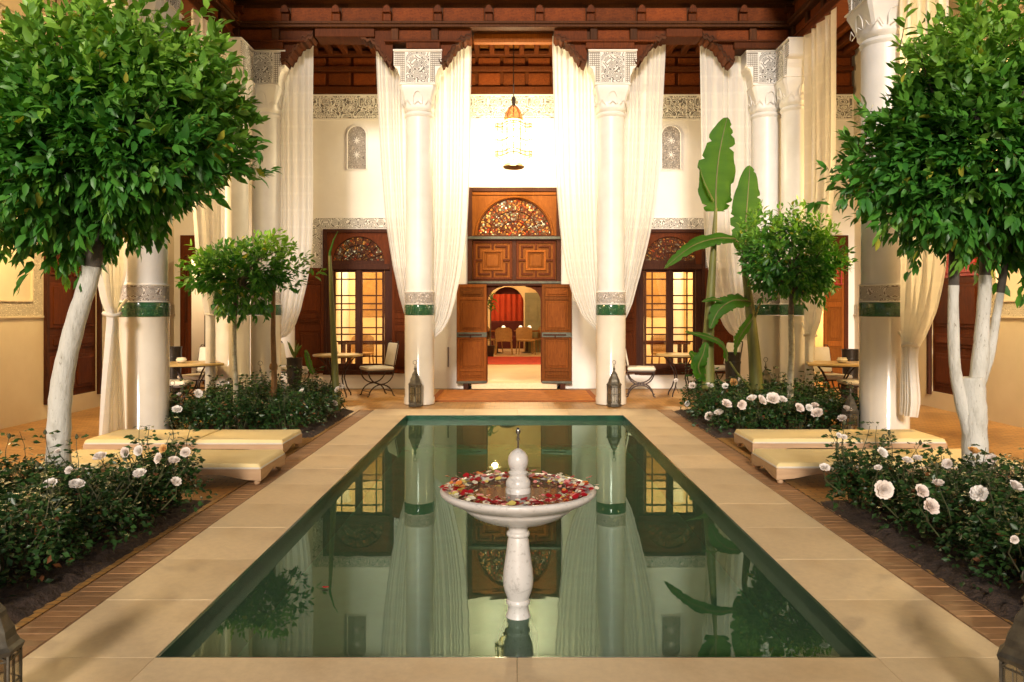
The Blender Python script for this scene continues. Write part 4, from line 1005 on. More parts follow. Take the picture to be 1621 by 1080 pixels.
def one_petal(px, py, mi, lab):
    d = F*1.572/(py-492); m = MB(); m.add([(0, 0, 0.002)] + [(0.02*cos(a), 0.014*sin(a), 0.005+0.003*(k % 2)) for k, a in enumerate([i*pi/4 for i in range(8)])], [(0, k+1, (k+1) % 8+1) for k in range(8)])
    o = m.build('petal', [PET_R, PET_Y][mi], None, True, loc=(PX(px, d), d, -0.072)); tag(o, lab, 'petal')
one_petal(515, 931, 0, 'single red petal floating on the left half of the pool water')
one_petal(308, 989, 1, 'single yellow petal floating at the near left edge of the pool')

# ============================================================ DAYBEDS
def daybed(label, x0, x1, y0, y1, split=None):
    """low frame with curved aprons and a thin mattress"""
    g = thing('daybed', label, 'daybed', ((x0+x1)/2, (y0+y1)/2, 0), 0, 'low yellow daybeds beside the pool')
    a, b = (x1-x0)/2, (y1-y0)/2; z1 = 0.135
    def apron(L_, name, mat_loc, rz):
        n = 24; pts = [(-L_, z1), (-L_, 0.035)]
        for k in range(n+1):
            u = -L_ + 0.06 + (2*L_-0.12)*k/n; t = (u+L_)/(2*L_)
            e = min(t, 1-t)*2*L_
            z = 0.035 + 0.05*min(1.0, max(0.0, (e-0.06)/0.28))**1.0
            z = 0.040 + 0.048*(0.5-0.5*cos(pi*min(1.0, max(0.0, (e-0.06)/0.34))))
            pts.append((u, z))
        pts += [(L_, 0.035), (L_, z1)]
        m = MB()
        for k in range(1, len(pts)-2):
            (ua, za), (ub, zb_) = pts[k], pts[k+1]
            if ub-ua > 1e-6: m.prism([(ua, za), (ub, zb_), (ub, z1), (ua, z1)], -0.014, 0.014)
        m.build(name, SUNW, g, loc=mat_loc, rot=(0, 0, rz))
    apron(a-0.0, 'apron', (0, -b+0.014, 0), 0); apron(a, 'apron', (0, b-0.014, 0), 0); apron(b-0.029, 'apron', (-a+0.014, 0, 0), pi/2); apron(b-0.029, 'apron', (a-0.014, 0, 0), pi/2)
    for sx in (-1, 1):
        for sy in (-1, 1): MB().lathe([(0.022, 0.0), (0.028, 0.015), (0.020, 0.034), (0.020, 0.06)], 10, (sx*(a-0.045), sy*(b-0.045), 0)).build('foot', SUNW, g, True)
    MB().box(-a+0.03, a-0.03, -b+0.03, b-0.03, 0.10, 0.132).build('deck', SUNW, g)
    def matt(xa, xb):
        m = MB(); nx, ny = 90, 50; vs = []; hgt = 0.046
        for j in range(ny+1):
            for i in range(nx+1):
                u = xa + (xb-xa)*i/nx; v = -b+0.008 + (2*b-0.016)*j/ny
                e = min(u-xa, xb-u, v+b-0.008, b-0.008-v); cr = sqrt(max(0, 1-(1-min(1, e/0.018))**2))
                z = 0.136 + hgt*(0.35+0.65*cr) + 0.0015*sin(u*6+v*4)*cr + 0.001*sin(v*13+u*2.1)*cr
                vs.append((u, v, z))
        fs = [(j*(nx+1)+i, j*(nx+1)+i+1, (j+1)*(nx+1)+i+1, (j+1)*(nx+1)+i) for j in range(ny) for i in range(nx)]
        m.add(vs, fs)
        per = [(i, 0) for i in range(nx)] + [(nx, j) for j in range(ny)] + [(i, ny) for i in range(nx, 0, -1)] + [(0, j) for j in range(ny, 0, -1)]
        base = len(m.v); low = [(vs[j*(nx+1)+i][0], vs[j*(nx+1)+i][1], 0.136) for i, j in per]
        m.v += low; m.M = None; n = len(per)
        for k in range(n):
            (i, j), (i2, j2) = per[k], per[(k+1) % n]
            m.f.append((base+k, base+(k+1) % n, j2*(nx+1)+i2, j*(nx+1)+i)); m.m.append(0)
        o = m.build('mattress', MATT, g, True, angle=60)
        p = MB(); c = 0.012; p.tube([(xa+c, -b+0.01, 0.142), (xb-c, -b+0.01, 0.142), (xb-0.002, -b+0.02, 0.142), (xb-0.002, b-0.02, 0.142), (xb-c, b-0.01, 0.142), (xa+c, b-0.01, 0.142), (xa+0.002, b-0.02, 0.142), (xa+0.002, -b+0.02, 0.142), (xa+c, -b+0.01, 0.142)], 0.009, 6)
        p.build('piping', CUSH, o, True)
    if split is None: matt(-a+0.006, a-0.006)
    else: matt(-a+0.006, split-0.004); matt(split+0.004, a-0.006)
    return g
daybed('long low daybed on the left, nearer one, right behind the near left rose bed', -4.15, -2.18, 6.88, 7.62)
daybed('long low daybed on the left, farther one, in front of the far left rose bed', -4.40, -2.36, 8.16, 8.90, 0.12)
daybed('long low daybed on the right, nearer one, right behind the near right rose bed', 2.27, 4.42, 6.92, 7.66)
daybed('long low daybed on the right, farther one, in front of the far right rose bed', 2.45, 4.45, 8.22, 8.92, 0.15)

# ============================================================ TREES
def tri_mesh(name, V, T, col, mat):
    me = bpy.data.meshes.new(name); nV, nT = len(V), len(T)
    me.vertices.add(nV); me.vertices.foreach_set('co', V.astype(np.float32).ravel())
    me.loops.add(nT*3); me.loops.foreach_set('vertex_index', T.astype(np.int32).ravel())
    me.polygons.add(nT); me.polygons.foreach_set('loop_start', (np.arange(nT)*3).astype(np.int32))
    try: me.polygons.foreach_set('loop_total', np.full(nT, 3, np.int32))
    except Exception: pass
    me.polygons.foreach_set('use_smooth', np.ones(nT, bool))
    at = me.attributes.new('leafcol', 'FLOAT_COLOR', 'POINT')
    at.data.foreach_set('color', np.concatenate([col, np.ones((nV, 1))], 1).astype(np.float32).ravel())
    me.materials.append(mat); me.update(calc_edges=True); me.validate(); return me
LV = np.array([(0, 0, 0), (.30, 0, .0), (.66, 0, -.03), (1, 0, -.14), (.28, .20, .05), (.64, .18, .02), (.28, -.20, .05), (.64, -.18, .02)])
LT = np.array([(0, 1, 4), (1, 2, 5), (1, 5, 4), (2, 3, 5), (0, 6, 1), (1, 7, 2), (1, 6, 7), (2, 7, 3)])
RV = np.array([(0, 0, 0), (.5, .30, .06), (1, 0, -.08), (.5, -.30, .06)]); RT = np.array([(0, 2, 1), (0, 3, 2)])
def frames(P, D, S, rng, upb=1.0):
    """matrices from positions, directions and sizes; leaf blade roughly facing up with scatter"""
    D = D/np.linalg.norm(D, axis=1, keepdims=True)
    up = np.tile(np.array([[0, 0, upb]]), (len(P), 1)) + rng.normal(0, 0.55, (len(P), 3))
    Yv = np.cross(up, D); Yv /= np.linalg.norm(Yv, axis=1, keepdims=True)+1e-9; Zv = np.cross(D, Yv)
    M = np.zeros((len(P), 3, 3)); M[:, :, 0] = D*S[:, None]; M[:, :, 1] = Yv*S[:, None]; M[:, :, 2] = Zv*S[:, None]; return M
def leaves(name, P, M, col, mat, V=LV, T=LT):
    n = len(P); W = np.einsum('nij,kj->nki', M, V) + P[:, None, :]
    TT = (T[None] + (np.arange(n)*len(V))[:, None, None]).reshape(-1, 3)
    cc = np.repeat(col, len(V), 0)
    return tri_mesh(name, W.reshape(-1, 3), TT, cc, mat)
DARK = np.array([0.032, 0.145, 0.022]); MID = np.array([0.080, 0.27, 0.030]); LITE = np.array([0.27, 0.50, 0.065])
def crown(g, cen, rad, ntw, per, size, seed, nparts=300, limbs=None, camdir=(0, -1, 0), droop=0.0, lite=1.0, lobes=None):
    rng = np.random.default_rng(seed); cen = np.array(cen); rad = np.array(rad)
    # lumpy ellipsoid filled with twigs, most of them near the outside
    d = rng.normal(0, 1, (ntw, 3)); d /= np.linalg.norm(d, axis=1, keepdims=True)
    ph = rng.uniform(0, 6.28, 6)
    lump = 1 + 0.13*np.sin(3.1*d[:, 0]+ph[0]+2*d[:, 2]) + 0.08*np.sin(5*d[:, 2]+ph[1]+3*d[:, 1]) + 0.05*np.sin(8*d[:, 0]+ph[2]+7*d[:, 1])
    rr_ = (rng.uniform(0.25, 1, ntw)**0.45)*lump*(1+0.13*np.clip(rng.normal(-0.3, 1, ntw), 0, 1.7))
    for _ in range(16):
        v = rng.normal(0, 1, 3); v /= np.linalg.norm(v); rr_ *= 1 - rng.uniform(0.12, 0.34)*np.exp(-((1-np.clip(d@v, -1, 1))/rng.uniform(0.012, 0.035)))
    if lobes is not None:
        for (v, gain, wd) in lobes:
            v = np.array(v, float); v /= np.linalg.norm(v); dt = np.clip(d@v, -1, 1); rr_ *= 1 + gain*np.exp(-((1-dt)/wd))
    tip = cen + d*rr_[:, None]*rad
    tdir = d + np.array([0, 0, 0.6]) + rng.normal(0, 0.35, (ntw, 3)); low = np.clip(-(d[:, 2]-0.1), 0, 1)
    tdir[:, 2] -= low*(1.1+droop); tdir /= np.linalg.norm(tdir, axis=1, keepdims=True)
    n = ntw*per; ti = np.repeat(np.arange(ntw), per); s = np.tile(np.linspace(0, 1, per), ntw)
    tl = size*1.5
    P = tip[ti] - tdir[ti]*(tl*(1-s))[:, None] + rng.normal(0, size*0.10, (n, 3))
    side = rng.normal(0, 1, (n, 3)); side -= (side*tdir[ti]).sum(1)[:, None]*tdir[ti]; side /= np.linalg.norm(side, axis=1, keepdims=True)
    D = tdir[ti]*(0.45+0.5*s)[:, None] + side*(0.95-0.5*s)[:, None]; D[:, 2] -= 0.12 + 0.45*low[ti]*(1+droop)
    S = size*rng.uniform(0.62, 1.12, n)*(1-0.25*(s > 0.85))
    M = frames(P, D, S, rng)
    hh = (P[:, 2]-cen[2])/rad[2]; outer = rr_[ti]
    newg_toplit = np.clip((hh+0.10)*1.45, 0, 1)*np.clip((outer-0.7)*4, 0, 1)*rng.uniform(0.3, 1, ntw)[ti]*lite + (rng.uniform(0, 1, ntw) > 0.93)[ti]*0.5  # crown top paler: new growth plus light from above put into the colour
    newg_toplit = np.clip(newg_toplit, 0, 1)[:, None]; base = DARK + (MID-DARK)*rng.uniform(0, 1, (n, 1))
    col = (base*(1-newg_toplit) + LITE*newg_toplit)*rng.uniform(0.8, 1.15, (n, 1))
    old = rng.uniform(0, 1, n) > 0.985; col[old] = np.array([0.42, 0.40, 0.05])
    cd = np.array(camdir); vis = ((P-cen)@cd)/rad[1] + 0.15*outer + rng.uniform(0, 0.5, n)
    idx = np.argsort(-vis); ip = idx[:nparts]; ir = idx[nparts:]
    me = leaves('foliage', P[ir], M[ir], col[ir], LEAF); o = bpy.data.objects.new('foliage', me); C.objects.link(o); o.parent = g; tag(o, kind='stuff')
    if nparts:
        pal = [DARK*1.1, (DARK+MID)/2, MID, (MID+LITE)/2, LITE, np.array([0.42, 0.40, 0.05])]
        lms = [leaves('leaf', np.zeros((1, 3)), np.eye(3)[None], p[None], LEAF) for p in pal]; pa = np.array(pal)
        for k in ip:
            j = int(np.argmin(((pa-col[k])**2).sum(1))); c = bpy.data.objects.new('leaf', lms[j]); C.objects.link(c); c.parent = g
            m4 = Matrix.Identity(4)
            for a in range(3):
                for b in range(3): m4[a][b] = M[k][a][b]
                m4[a][3] = P[k][a]
            c.matrix_basis = m4
    # twigs and inner limbs
    tw = MB()
    for k in range(0, ntw, 9):
        a = Vector(tip[k]); b = a - Vector(tdir[k])*size*2.4; tw.tube([b, a], [0.004, 0.0015], 4, cap=False)
    tag(tw.build('twigs', TWIG, g), kind='stuff')
    return tip
def trunk(g, pts, rs, wash_z, name='trunk', seed=0, mats=None):
    """limewashed below wash_z, grey bark above"""
    rnd = random.Random(seed); fine = []; fr = []
    P = [Vector(p) for p in pts]
    for k in range(len(P)-1):
        for t in range(6):
            u = t/6; p0 = P[max(k-1, 0)]; p1 = P[k]; p2 = P[k+1]; p3 = P[min(k+2, len(P)-1)]
            q = 0.5*((2*p1)+(-p0+p2)*u+(2*p0-5*p1+4*p2-p3)*u*u+(-p0+3*p1-3*p2+p3)*u**3)
            fine.append(q); fr.append((rs[k]+(rs[k+1]-rs[k])*u)*rnd.uniform(0.95, 1.05))
    fine.append(P[-1]); fr.append(rs[-1])
    lowp = [k for k, p in enumerate(fine) if p.z <= wash_z]; c = len(lowp)
    ma, mb_ = mats or (WHITEW, BARK); o = None
    if c >= 2: o = MB().tube(fine[:c+1], fr[:c+1], 16).build(name, ma, g, True)
    if c < len(fine)-1 and len(fine)-c >= 2:
        m = MB().tube(fine[max(c, 0):], fr[max(c, 0):], 14); o2 = m.build('upper_trunk' if o else 'branch', mb_, g, True)
    return fine[-1]
def limbs(g, start, tips, r0, seed, n=14, mat=BARK):
    rnd = random.Random(seed); m = MB()
    for k in range(n):
        t = Vector(tips[rnd.randrange(len(tips))]); s = Vector(start)
        mid = s.lerp(t, 0.45) + Vector((rnd.uniform(-.1, .1), rnd.uniform(-.1, .1), rnd.uniform(0, .15)))
        m.tube([s, s.lerp(mid, 0.5)+Vector((0, 0, 0.05)), mid, mid.lerp(t, 0.6), t], [r0, r0*0.75, r0*0.5, r0*0.3, r0*0.12], 7)
    m.build('limbs', mat, g, True)

# near left tree, leaning trunk
TX, TY = -3.56, 6.25
g = thing('citrus_tree', 'big glossy citrus tree on the left with a single leaning limewashed trunk', 'tree', (TX, TY, 0))
top = trunk(g, [(0, 0, 0), (0.0, 0, 0.5), (0.03, 0, 0.95), (0.13, 0, 1.4), (0.24, 0, 1.75), (0.27, 0, 1.95), (0.30, 0.02, 2.35)], [0.098, 0.088, 0.080, 0.072, 0.070, 0.074, 0.06], 1.83, seed=3)
tp = crown(g, (0.36, 0, 2.87), (0.99, 0.95, 0.98), 2300, 9, 0.135, 21, lobes=[((-1, 0, 0.6), 0.18, 0.25), ((0.75, 0, 0.2), 0.06, 0.15), ((-0.6, 0, -0.8), 0.10, 0.05), ((0.55, 0, -0.75), -0.20, 0.12), ((-0.2, 0, -1), -0.05, 0.1)])
limbs(g, top, tp, 0.05, 5, 20)
# near right tree, forked trunk
TX, TY = 3.60, 6.25
g = thing('citrus_tree', 'big glossy citrus tree on the right with a limewashed trunk forking into three', 'tree', (TX, TY, 0))
trunk(g, [(0, 0, 0), (0.0, 0, 0.4), (-0.01, 0, 0.75), (-0.02, 0, 0.98)], [0.105, 0.092, 0.092, 0.085], 1.9, seed=1)
t1 = trunk(g, [(-0.04, 0, 0.55), (-0.12, -0.01, 0.82), (-0.165, -0.01, 1.1), (-0.17, 0, 1.5), (-0.165, 0, 1.75), (-0.16, 0, 2.2)], [0.055, 0.046, 0.042, 0.040, 0.039, 0.036], 1.68, seed=2)
t2 = trunk(g, [(-0.0, 0, 0.85), (0.04, 0, 1.1), (0.07, 0.02, 1.4), (0.09, 0.02, 1.7), (0.10, 0.02, 2.2)], [0.065, 0.062, 0.052, 0.046, 0.042], 1.74, seed=4)
t3 = trunk(g, [(0.04, 0.0, 0.95), (0.13, 0.03, 1.15), (0.19, 0.04, 1.45), (0.24, 0.04, 1.75), (0.30, 0.04, 2.2)], [0.045, 0.038, 0.030, 0.028, 0.026], 1.62, seed=6)
tp = crown(g, (0.10, 0, 2.76), (1.17, 0.95, 0.98), 2400, 9, 0.125, 22, lobes=[((0.15, 0, 1), 0.34, 0.22), ((-1, 0, 0.95), -0.20, 0.16), ((-1, 0, -0.2), 0.14, 0.07)])
limbs(g, t2, tp, 0.045, 6, 14); limbs(g, t1, tp, 0.035, 7, 8)
# far small trees
g = thing('citrus_tree', 'small light citrus tree on a thin pale stem in the far left rose bed', 'tree', (PX(372, 10.3), 10.3, 0))
top = trunk(g, [(0, 0, 0), (0.01, 0, 0.5), (-0.01, 0, 1.0), (0.0, 0, 1.5), (0.03, 0, 1.75)], [0.035, 0.032, 0.03, 0.028, 0.025], 1.42, seed=8, mats=(STEMW, BARK))
tp = crown(g, (0.10, 0, 2.02), (0.72, 0.65, 0.54), 400, 8, 0.115, 23, nparts=0, lite=1.6, lobes=[((0.25, 0, 1), 0.22, 0.12), ((-1, 0, -0.35), 0.22, 0.08), ((-0.7, 0, 0.7), -0.22, 0.12), ((1, 0, 0.3), 0.12, 0.08)])
limbs(g, top, tp, 0.02, 8, 16)
g = thing('citrus_tree', 'small dense citrus tree on a thin pale stem in the far right rose bed', 'tree', (PX(1252, 10.3), 10.3, 0))
top = trunk(g, [(0, 0, 0), (-0.01, 0, 0.5), (0.01, 0, 1.0), (0.0, 0, 1.45), (0.02, 0, 1.75)], [0.045, 0.042, 0.04, 0.036, 0.03], 1.45, seed=9, mats=(STEMW, BARK))
tp = crown(g, (0.02, 0, 2.18), (0.74, 0.68, 0.66), 720, 8, 0.105, 24, nparts=0, lite=1.0, lobes=[((0.05, 0, 1), 0.15, 0.2), ((-0.3, 0, -1), -0.12, 0.2)])
limbs(g, top, tp, 0.025, 9, 16)
g = thing('garden_stake', 'brown wooden stake rising beside the left corner column into the small citrus crown', 'stake', (PX(433, 10.6), 10.6, 0))
MB().tube([(0, 0, 0), (0.01, 0, 0.6), (-0.005, 0, 1.2), (0.0, 0, 2.0)], [0.042, 0.038, 0.032, 0.026], 10).build('pole', BAMB, g, True)
MB().lathe([(0.05, 0.72), (0.055, 0.76), (0.045, 0.80)], 10).build('cane_knot', BAMB, g, True)

# ---- banana plants
def blade(g, pts, wid, nrm=(0, -1, 0), seed=0, n=42, tear=0.16, fold=0.22, a0=0.0):
    rnd = random.Random(seed); P = [Vector(p) for p in pts]
    def ev(t):
        u = t*(len(P)-1); k = min(int(u), len(P)-2); u -= k
        p0 = P[max(k-1, 0)]; p1 = P[k]; p2 = P[k+1]; p3 = P[min(k+2, len(P)-1)]
        return 0.5*((2*p1)+(-p0+p2)*u+(2*p0-5*p1+4*p2-p3)*u*u+(-p0+3*p1-3*p2+p3)*u**3)
    vs = []; cols = 7; tl = tr_ = 0
    for i in range(n+1):
        t = i/n; p = ev(t); tg = (ev(min(1, t+0.02))-ev(max(0, t-0.02))).normalized()
        sd = tg.cross(Vector(nrm)).normalized(); nn = sd.cross(tg).normalized()
        w_ = wid*(sin(pi*min(1, t*0.93+0.07))**0.55)*(1-0.35*t) if t < 0.999 else 0.0
        if i % rnd.choice([3, 4, 5]) == 0: tl = rnd.uniform(0, tear)
        if i % rnd.choice([3, 4, 5]) == 0: tr_ = rnd.uniform(0, tear)
        tl_, tr2 = tl, tr_
        if rnd.random() < tear*0.5: tl_ = min(0.5, tl+0.25)
        if rnd.random() < tear*0.5: tr2 = min(0.5, tr_+0.25)
        for k in range(cols):
            s = (k-(cols-1)/2)/((cols-1)/2); q = w_*(1-(tl_ if s < 0 else tr2)*abs(s)**3)
            wave = 0.05*wid*sin(t*23+s*2+seed)*abs(s)
            vs.append(p + sd*(s*q) + nn*(fold*abs(s)*w_ - 0.28*w_*s*s + wave))
    m = MB().add(vs, [(i*cols+k, i*cols+k+1, (i+1)*cols+k+1, (i+1)*cols+k) for i in range(n) for k in range(cols-1)])
    o = m.build('leaf', BANANA, g, True, angle=180)
    MB().tube([ev(k/12) for k in range(13)], [0.016-0.012*k/12 for k in range(13)], 6).build('midrib', BSTEM, o, True)
    return o
BYD = 11.2
def bp(px, py, dy=0.0): return (PX(px, BYD), dy, PZ(py, BYD))
def rel(pts, x): return [(p[0]-x, p[1], p[2]) for p in pts]
x = PX(1128, BYD); g = thing('banana_plant', 'tallest banana plant, its ragged upright leaf in front of the pale right curtain', 'banana plant', (x, BYD, 0))
MB().tube(rel([bp(1122, 640), bp(1120, 560), bp(1124, 480), bp(1129, 400), bp(1133, 330)], x), [0.10, 0.085, 0.065, 0.045, 0.022], 12).build('stem', BSTEM, g, True)
blade(g, rel([bp(1133, 335), bp(1133, 290, -0.02), bp(1138, 240, -0.04), bp(1150, 187, -0.03)], x), 0.36, (0.2, -1, 0.1), 1, tear=0.22)
blade(g, rel([bp(1128, 320, -0.05), bp(1116, 300, -0.1), bp(1110, 285, -0.1), bp(1104, 263, -0.08)], x), 0.09, (1, -0.4, 0), 2)
blade(g, rel([bp(1118, 600, -0.05), bp(1108, 585, -0.12), bp(1095, 565, -0.2), bp(1085, 556, -0.25)], x), 0.14, (0.2, -0.9, 0.5), 3)
blade(g, rel([bp(1110, 600, -0.08), bp(1100, 580, -0.2), bp(1106, 560, -0.25), bp(1112, 540, -0.22)], x), 0.13, (0.1, -1, 0.2), 4)
x = PX(1192, BYD); g = thing('banana_plant', 'leaning banana plant with a paddle leaf and arching lower leaves, right of the tallest one', 'banana plant', (x, BYD, 0))
MB().tube(rel([bp(1199, 640), bp(1194, 560), bp(1186, 480), bp(1178, 420), bp(1180, 385)], x), [0.10, 0.085, 0.065, 0.04, 0.02], 12).build('stem', BSTEM, g, True)
blade(g, rel([bp(1180, 397), bp(1180, 350, -0.02), bp(1183, 305, -0.03), bp(1187, 262, 0.0)], x), 0.26, (0.05, -1, 0), 5, tear=0.08)
MB().tube(rel([bp(1184, 440), bp(1176, 405, -0.06), bp(1165, 385, -0.12), bp(1155, 378, -0.14)], x), [0.02, 0.016, 0.014, 0.012], 7).build('leaf_stalk', BSTEM, g, True)
blade(g, rel([bp(1160, 380, -0.14), bp(1130, 379, -0.16), bp(1090, 392, -0.16), bp(1048, 426, -0.14)], x), 0.15, (0.2, -0.75, 0.65), 6, tear=0.25)
blade(g, rel([bp(1186, 478, -0.05), bp(1155, 476, -0.18), bp(1130, 492, -0.25), bp(1116, 520, -0.28)], x), 0.17, (0.2, -0.8, 0.6), 7, tear=0.25)
blade(g, rel([bp(1150, 480, -0.1), bp(1135, 476, -0.2), bp(1120, 474, -0.25), bp(1104, 478, -0.25)], x), 0.08, (0.2, -0.6, 0.8), 12, tear=0.25)
blade(g, rel([bp(1192, 500, -0.05), bp(1175, 520, -0.12), bp(1162, 540, -0.16), bp(1158, 562, -0.18)], x), 0.12, (0.7, -0.8, 0.2), 8, tear=0.3)
blade(g, rel([bp(1148, 570, -0.1), bp(1138, 545, -0.2), bp(1112, 532, -0.26), bp(1078, 524, -0.28)], x), 0.12, (0.1, -0.6, 0.8), 9, tear=0.3)
MB().tube(rel([bp(1192, 620), bp(1165, 590, -0.05), bp(1152, 572, -0.1)], x), [0.02, 0.016, 0.012], 7).build('leaf_stalk', BSTEM, g, True)
MB().tube(rel([bp(1190, 520), bp(1198, 490, -0.03), bp(1206, 470, -0.05)], x), [0.02, 0.015, 0.008], 7).build('leaf_stalk', BSTEM, g, True)
x = PX(533, 11.3); g = thing('banana_plant', 'slim banana shoot with a single furled spear leaf in front of the left window', 'banana plant', (x, 11.3, 0))
BYD = 11.3
MB().tube(rel([bp(533, 650), bp(529, 560), bp(525, 470), bp(522, 405)], x), [0.055, 0.045, 0.034, 0.022], 12).build('stem', BSTEM, g, True)
MB().tube(rel([bp(522, 420), bp(522, 400), bp(528, 380), bp(535, 366)], x), [0.022, 0.018, 0.010, 0.003], 8).build('furled_leaf', BANANA, g, True)
blade(g, rel([bp(502, 590, -0.2), bp(497, 575, -0.25), bp(494, 560, -0.28), bp(492, 552, -0.28)], x), 0.07, (0.9, -0.6, 0.2), 10)

# ============================================================ ROSE BUSHES
def rose_mesh(name, mat, seed, r=0.046):
    rnd = random.Random(seed); m = MB()
    for ring, (n, tilt, rad, up) in enumerate(((6, 1.5, 0.55, 0.034), (8, 1.32, 0.66, 0.026), (9, 1.12, 0.78, 0.017), (10, 0.88, 0.90, 0.006), (11, 0.52, 0.98, -0.006))):
        for k in range(n):
            a = 2*pi*k/n + ring*0.5 + rnd.uniform(-0.15, 0.15); w_ = r*(0.42+0.10*ring); Lr = r*rad
            tl = tilt + rnd.uniform(-0.15, 0.15)
            M = Matrix.Rotation(a, 4, 'Z') @ Matrix.Translation((r*0.08*ring, 0, up*r/0.06*0.5)) @ Matrix.Rotation(-tl, 4, 'Y'); m.M = M
            vs = [(0, 0, 0)]
            for (u, v, z) in ((0.45, -0.7, 0.10), (0.45, 0, -0.02), (0.45, 0.7, 0.10), (0.85, -0.75, 0.16), (0.92, 0, 0.02), (0.85, 0.75, 0.16), (0.98, -0.35, 0.05), (1.02, 0.35, 0.05)):
                vs.append((Lr*u*1.1*rnd.uniform(0.93, 1.07), w_*0.62*v, z*w_*1.6))
            m.add(vs, [(0, 1, 2), (0, 2, 3), (1, 4, 5, 2), (2, 5, 6, 3), (4, 7, 5), (7, 8, 5), (5, 8, 6)])
    m.M = None; m.lathe([(r*0.1, -r*0.35), (r*0.25, -r*0.1), (r*0.2, 0.0)], 6); return mesh_only(m, name, mat, True)
RM = {'w': [rose_mesh('rose', ROSE_W, k) for k in (1, 2, 3)], 'p': [rose_mesh('rose', ROSE_P, 4), rose_mesh('rose', ROSE_P, 5)], 'y': [rose_mesh('rose', ROSE_Y, 6)]}
BUDM = mesh_only(MB().lathe([(0.003, -0.01), (0.011, 0.0), (0.013, 0.012), (0.006, 0.026), (0.001, 0.032)], 8), 'bud', TWIG, True)
GL = [np.array([0.016, 0.050, 0.012]), np.array([0.034, 0.088, 0.018])]
def bush(label, X, Y, rx, ry, h, nleaf, seed, sprigs=5, lsz=0.038, group='rose bushes in the pool beds'):
    rng = np.random.default_rng(seed); rnd = random.Random(seed)
    g = thing('rose_bush', label, 'rose bush', (X, Y, 0), 0, group)
    nt = nleaf//6; a = rng.uniform(0, 2*pi, nt); q = np.sqrt(rng.uniform(0, 1, nt)); zz = rng.uniform(0.0, 1, nt)**0.6
    prof = 1-0.45*np.clip(zz-0.35, 0, 1)*q
    wob = 1+0.14*np.sin(3*a+seed)+0.08*np.sin(7*a+seed*2)
    T = np.stack([rx*q*prof*wob*np.cos(a), ry*q*prof*wob*np.sin(a), 0.05+(h-0.05)*zz*(1-0.28*q*q)*(1+0.12*np.sin(4*a+9*q))], 1)
    ti = np.repeat(np.arange(nt), 6); n = len(ti)
    P = T[ti] + rng.normal(0, 0.026, (n, 3)); P[:, 2] = np.maximum(P[:, 2], 0.03)
    D = rng.normal(0, 1, (n, 3)); D[:, 2] = D[:, 2]*0.4 - 0.1; D[:, :2] += (P[:, :2]-0)*0.8
    S = lsz*rng.uniform(0.7, 1.35, n); M = frames(P, D, S, rng)
    base = GL[0] + (GL[1]-GL[0])*rng.uniform(0, 1, (n, 1)); red = (rng.uniform(0, 1, n) > 0.965)[:, None]
    base = np.where(red, np.array([0.14, 0.05, 0.015]), base)
    # bare canes with leaflets rising above the mass
    sm = MB(); PP = []; DD = []; SS = []
    for k in range(sprigs):
        a_ = rnd.uniform(0, 6.28); q_ = rnd.uniform(0.1, 0.85); x0, y0 = rx*q_*cos(a_), ry*q_*sin(a_); hh = h*rnd.uniform(1.05, 1.48)
        dx, dy = rnd.uniform(-.12, .12), rnd.uniform(-.1, .1); pts = [Vector((x0+dx*t, y0+dy*t, h*0.5*(1-t)+hh*t)) + Vector((0.02*sin(t*5+k), 0, 0)) for t in (0, .25, .5, .75, 1)]
        sm.tube(pts, [0.004, 0.0035, 0.003, 0.0025, 0.002], 5)
        for j in range(9):
            t = 0.25+0.75*j/8; p = pts[min(int(t*4), 3)].lerp(pts[min(int(t*4)+1, 4)], t*4-int(t*4)) if t < 1 else pts[4]
            an = rnd.uniform(0, 6.28); ax = Vector((cos(an), sin(an), 0.25)); 
            for i_, off in enumerate((0.35, 0.7, 0.7, 1.0, 1.0)):
                sd = Vector((-ax.y, ax.x, 0))*(0 if i_ in (4,) else (0.018 if i_ % 2 else -0.018)); q0 = p + ax*0.055*off + sd
                PP.append(q0); DD.append(ax + sd*20 + Vector((0, 0, rnd.uniform(-.4, .1)))); SS.append(lsz*rnd.uniform(0.85, 1.3))
        if rnd.random() < 0.4: inst('bud', BUDM, g, pts[-1])
    for k in range(14):
        a_ = rnd.uniform(0, 6.28); q_ = rnd.uniform(0.2, 0.9); sm.tube([(0.1*cos(a_), 0.1*sin(a_), 0.0), (rx*q_*cos(a_)*0.6, ry*q_*sin(a_)*0.6, h*0.5), (rx*q_*cos(a_), ry*q_*sin(a_), h*0.95)], [0.009, 0.006, 0.003], 5)
    sm.build('canes', TWIG, g, True)
    if PP:
        PPa = np.array([tuple(p) for p in PP]); Ma = frames(PPa, np.array([tuple(p) for p in DD]), np.array(SS), rng)
        P = np.concatenate([P, PPa]); M = np.concatenate([M, Ma]); base = np.concatenate([base, GL[1]*0.9 + np.zeros((len(PPa), 3))])
    me = leaves('foliage', P, M, base, ROSELEAF, RV, RT); o = bpy.data.objects.new('foliage', me); C.objects.link(o); o.parent = g; tag(o, kind='stuff')
    return g
bushes = []
row = {0: 'by the brick edging', 1: 'middle row', 2: 'outer row by the gallery'}
dep = {0: 'nearest the camera', 1: 'second from the camera', 2: 'third from the camera', 3: 'farthest from the camera'}
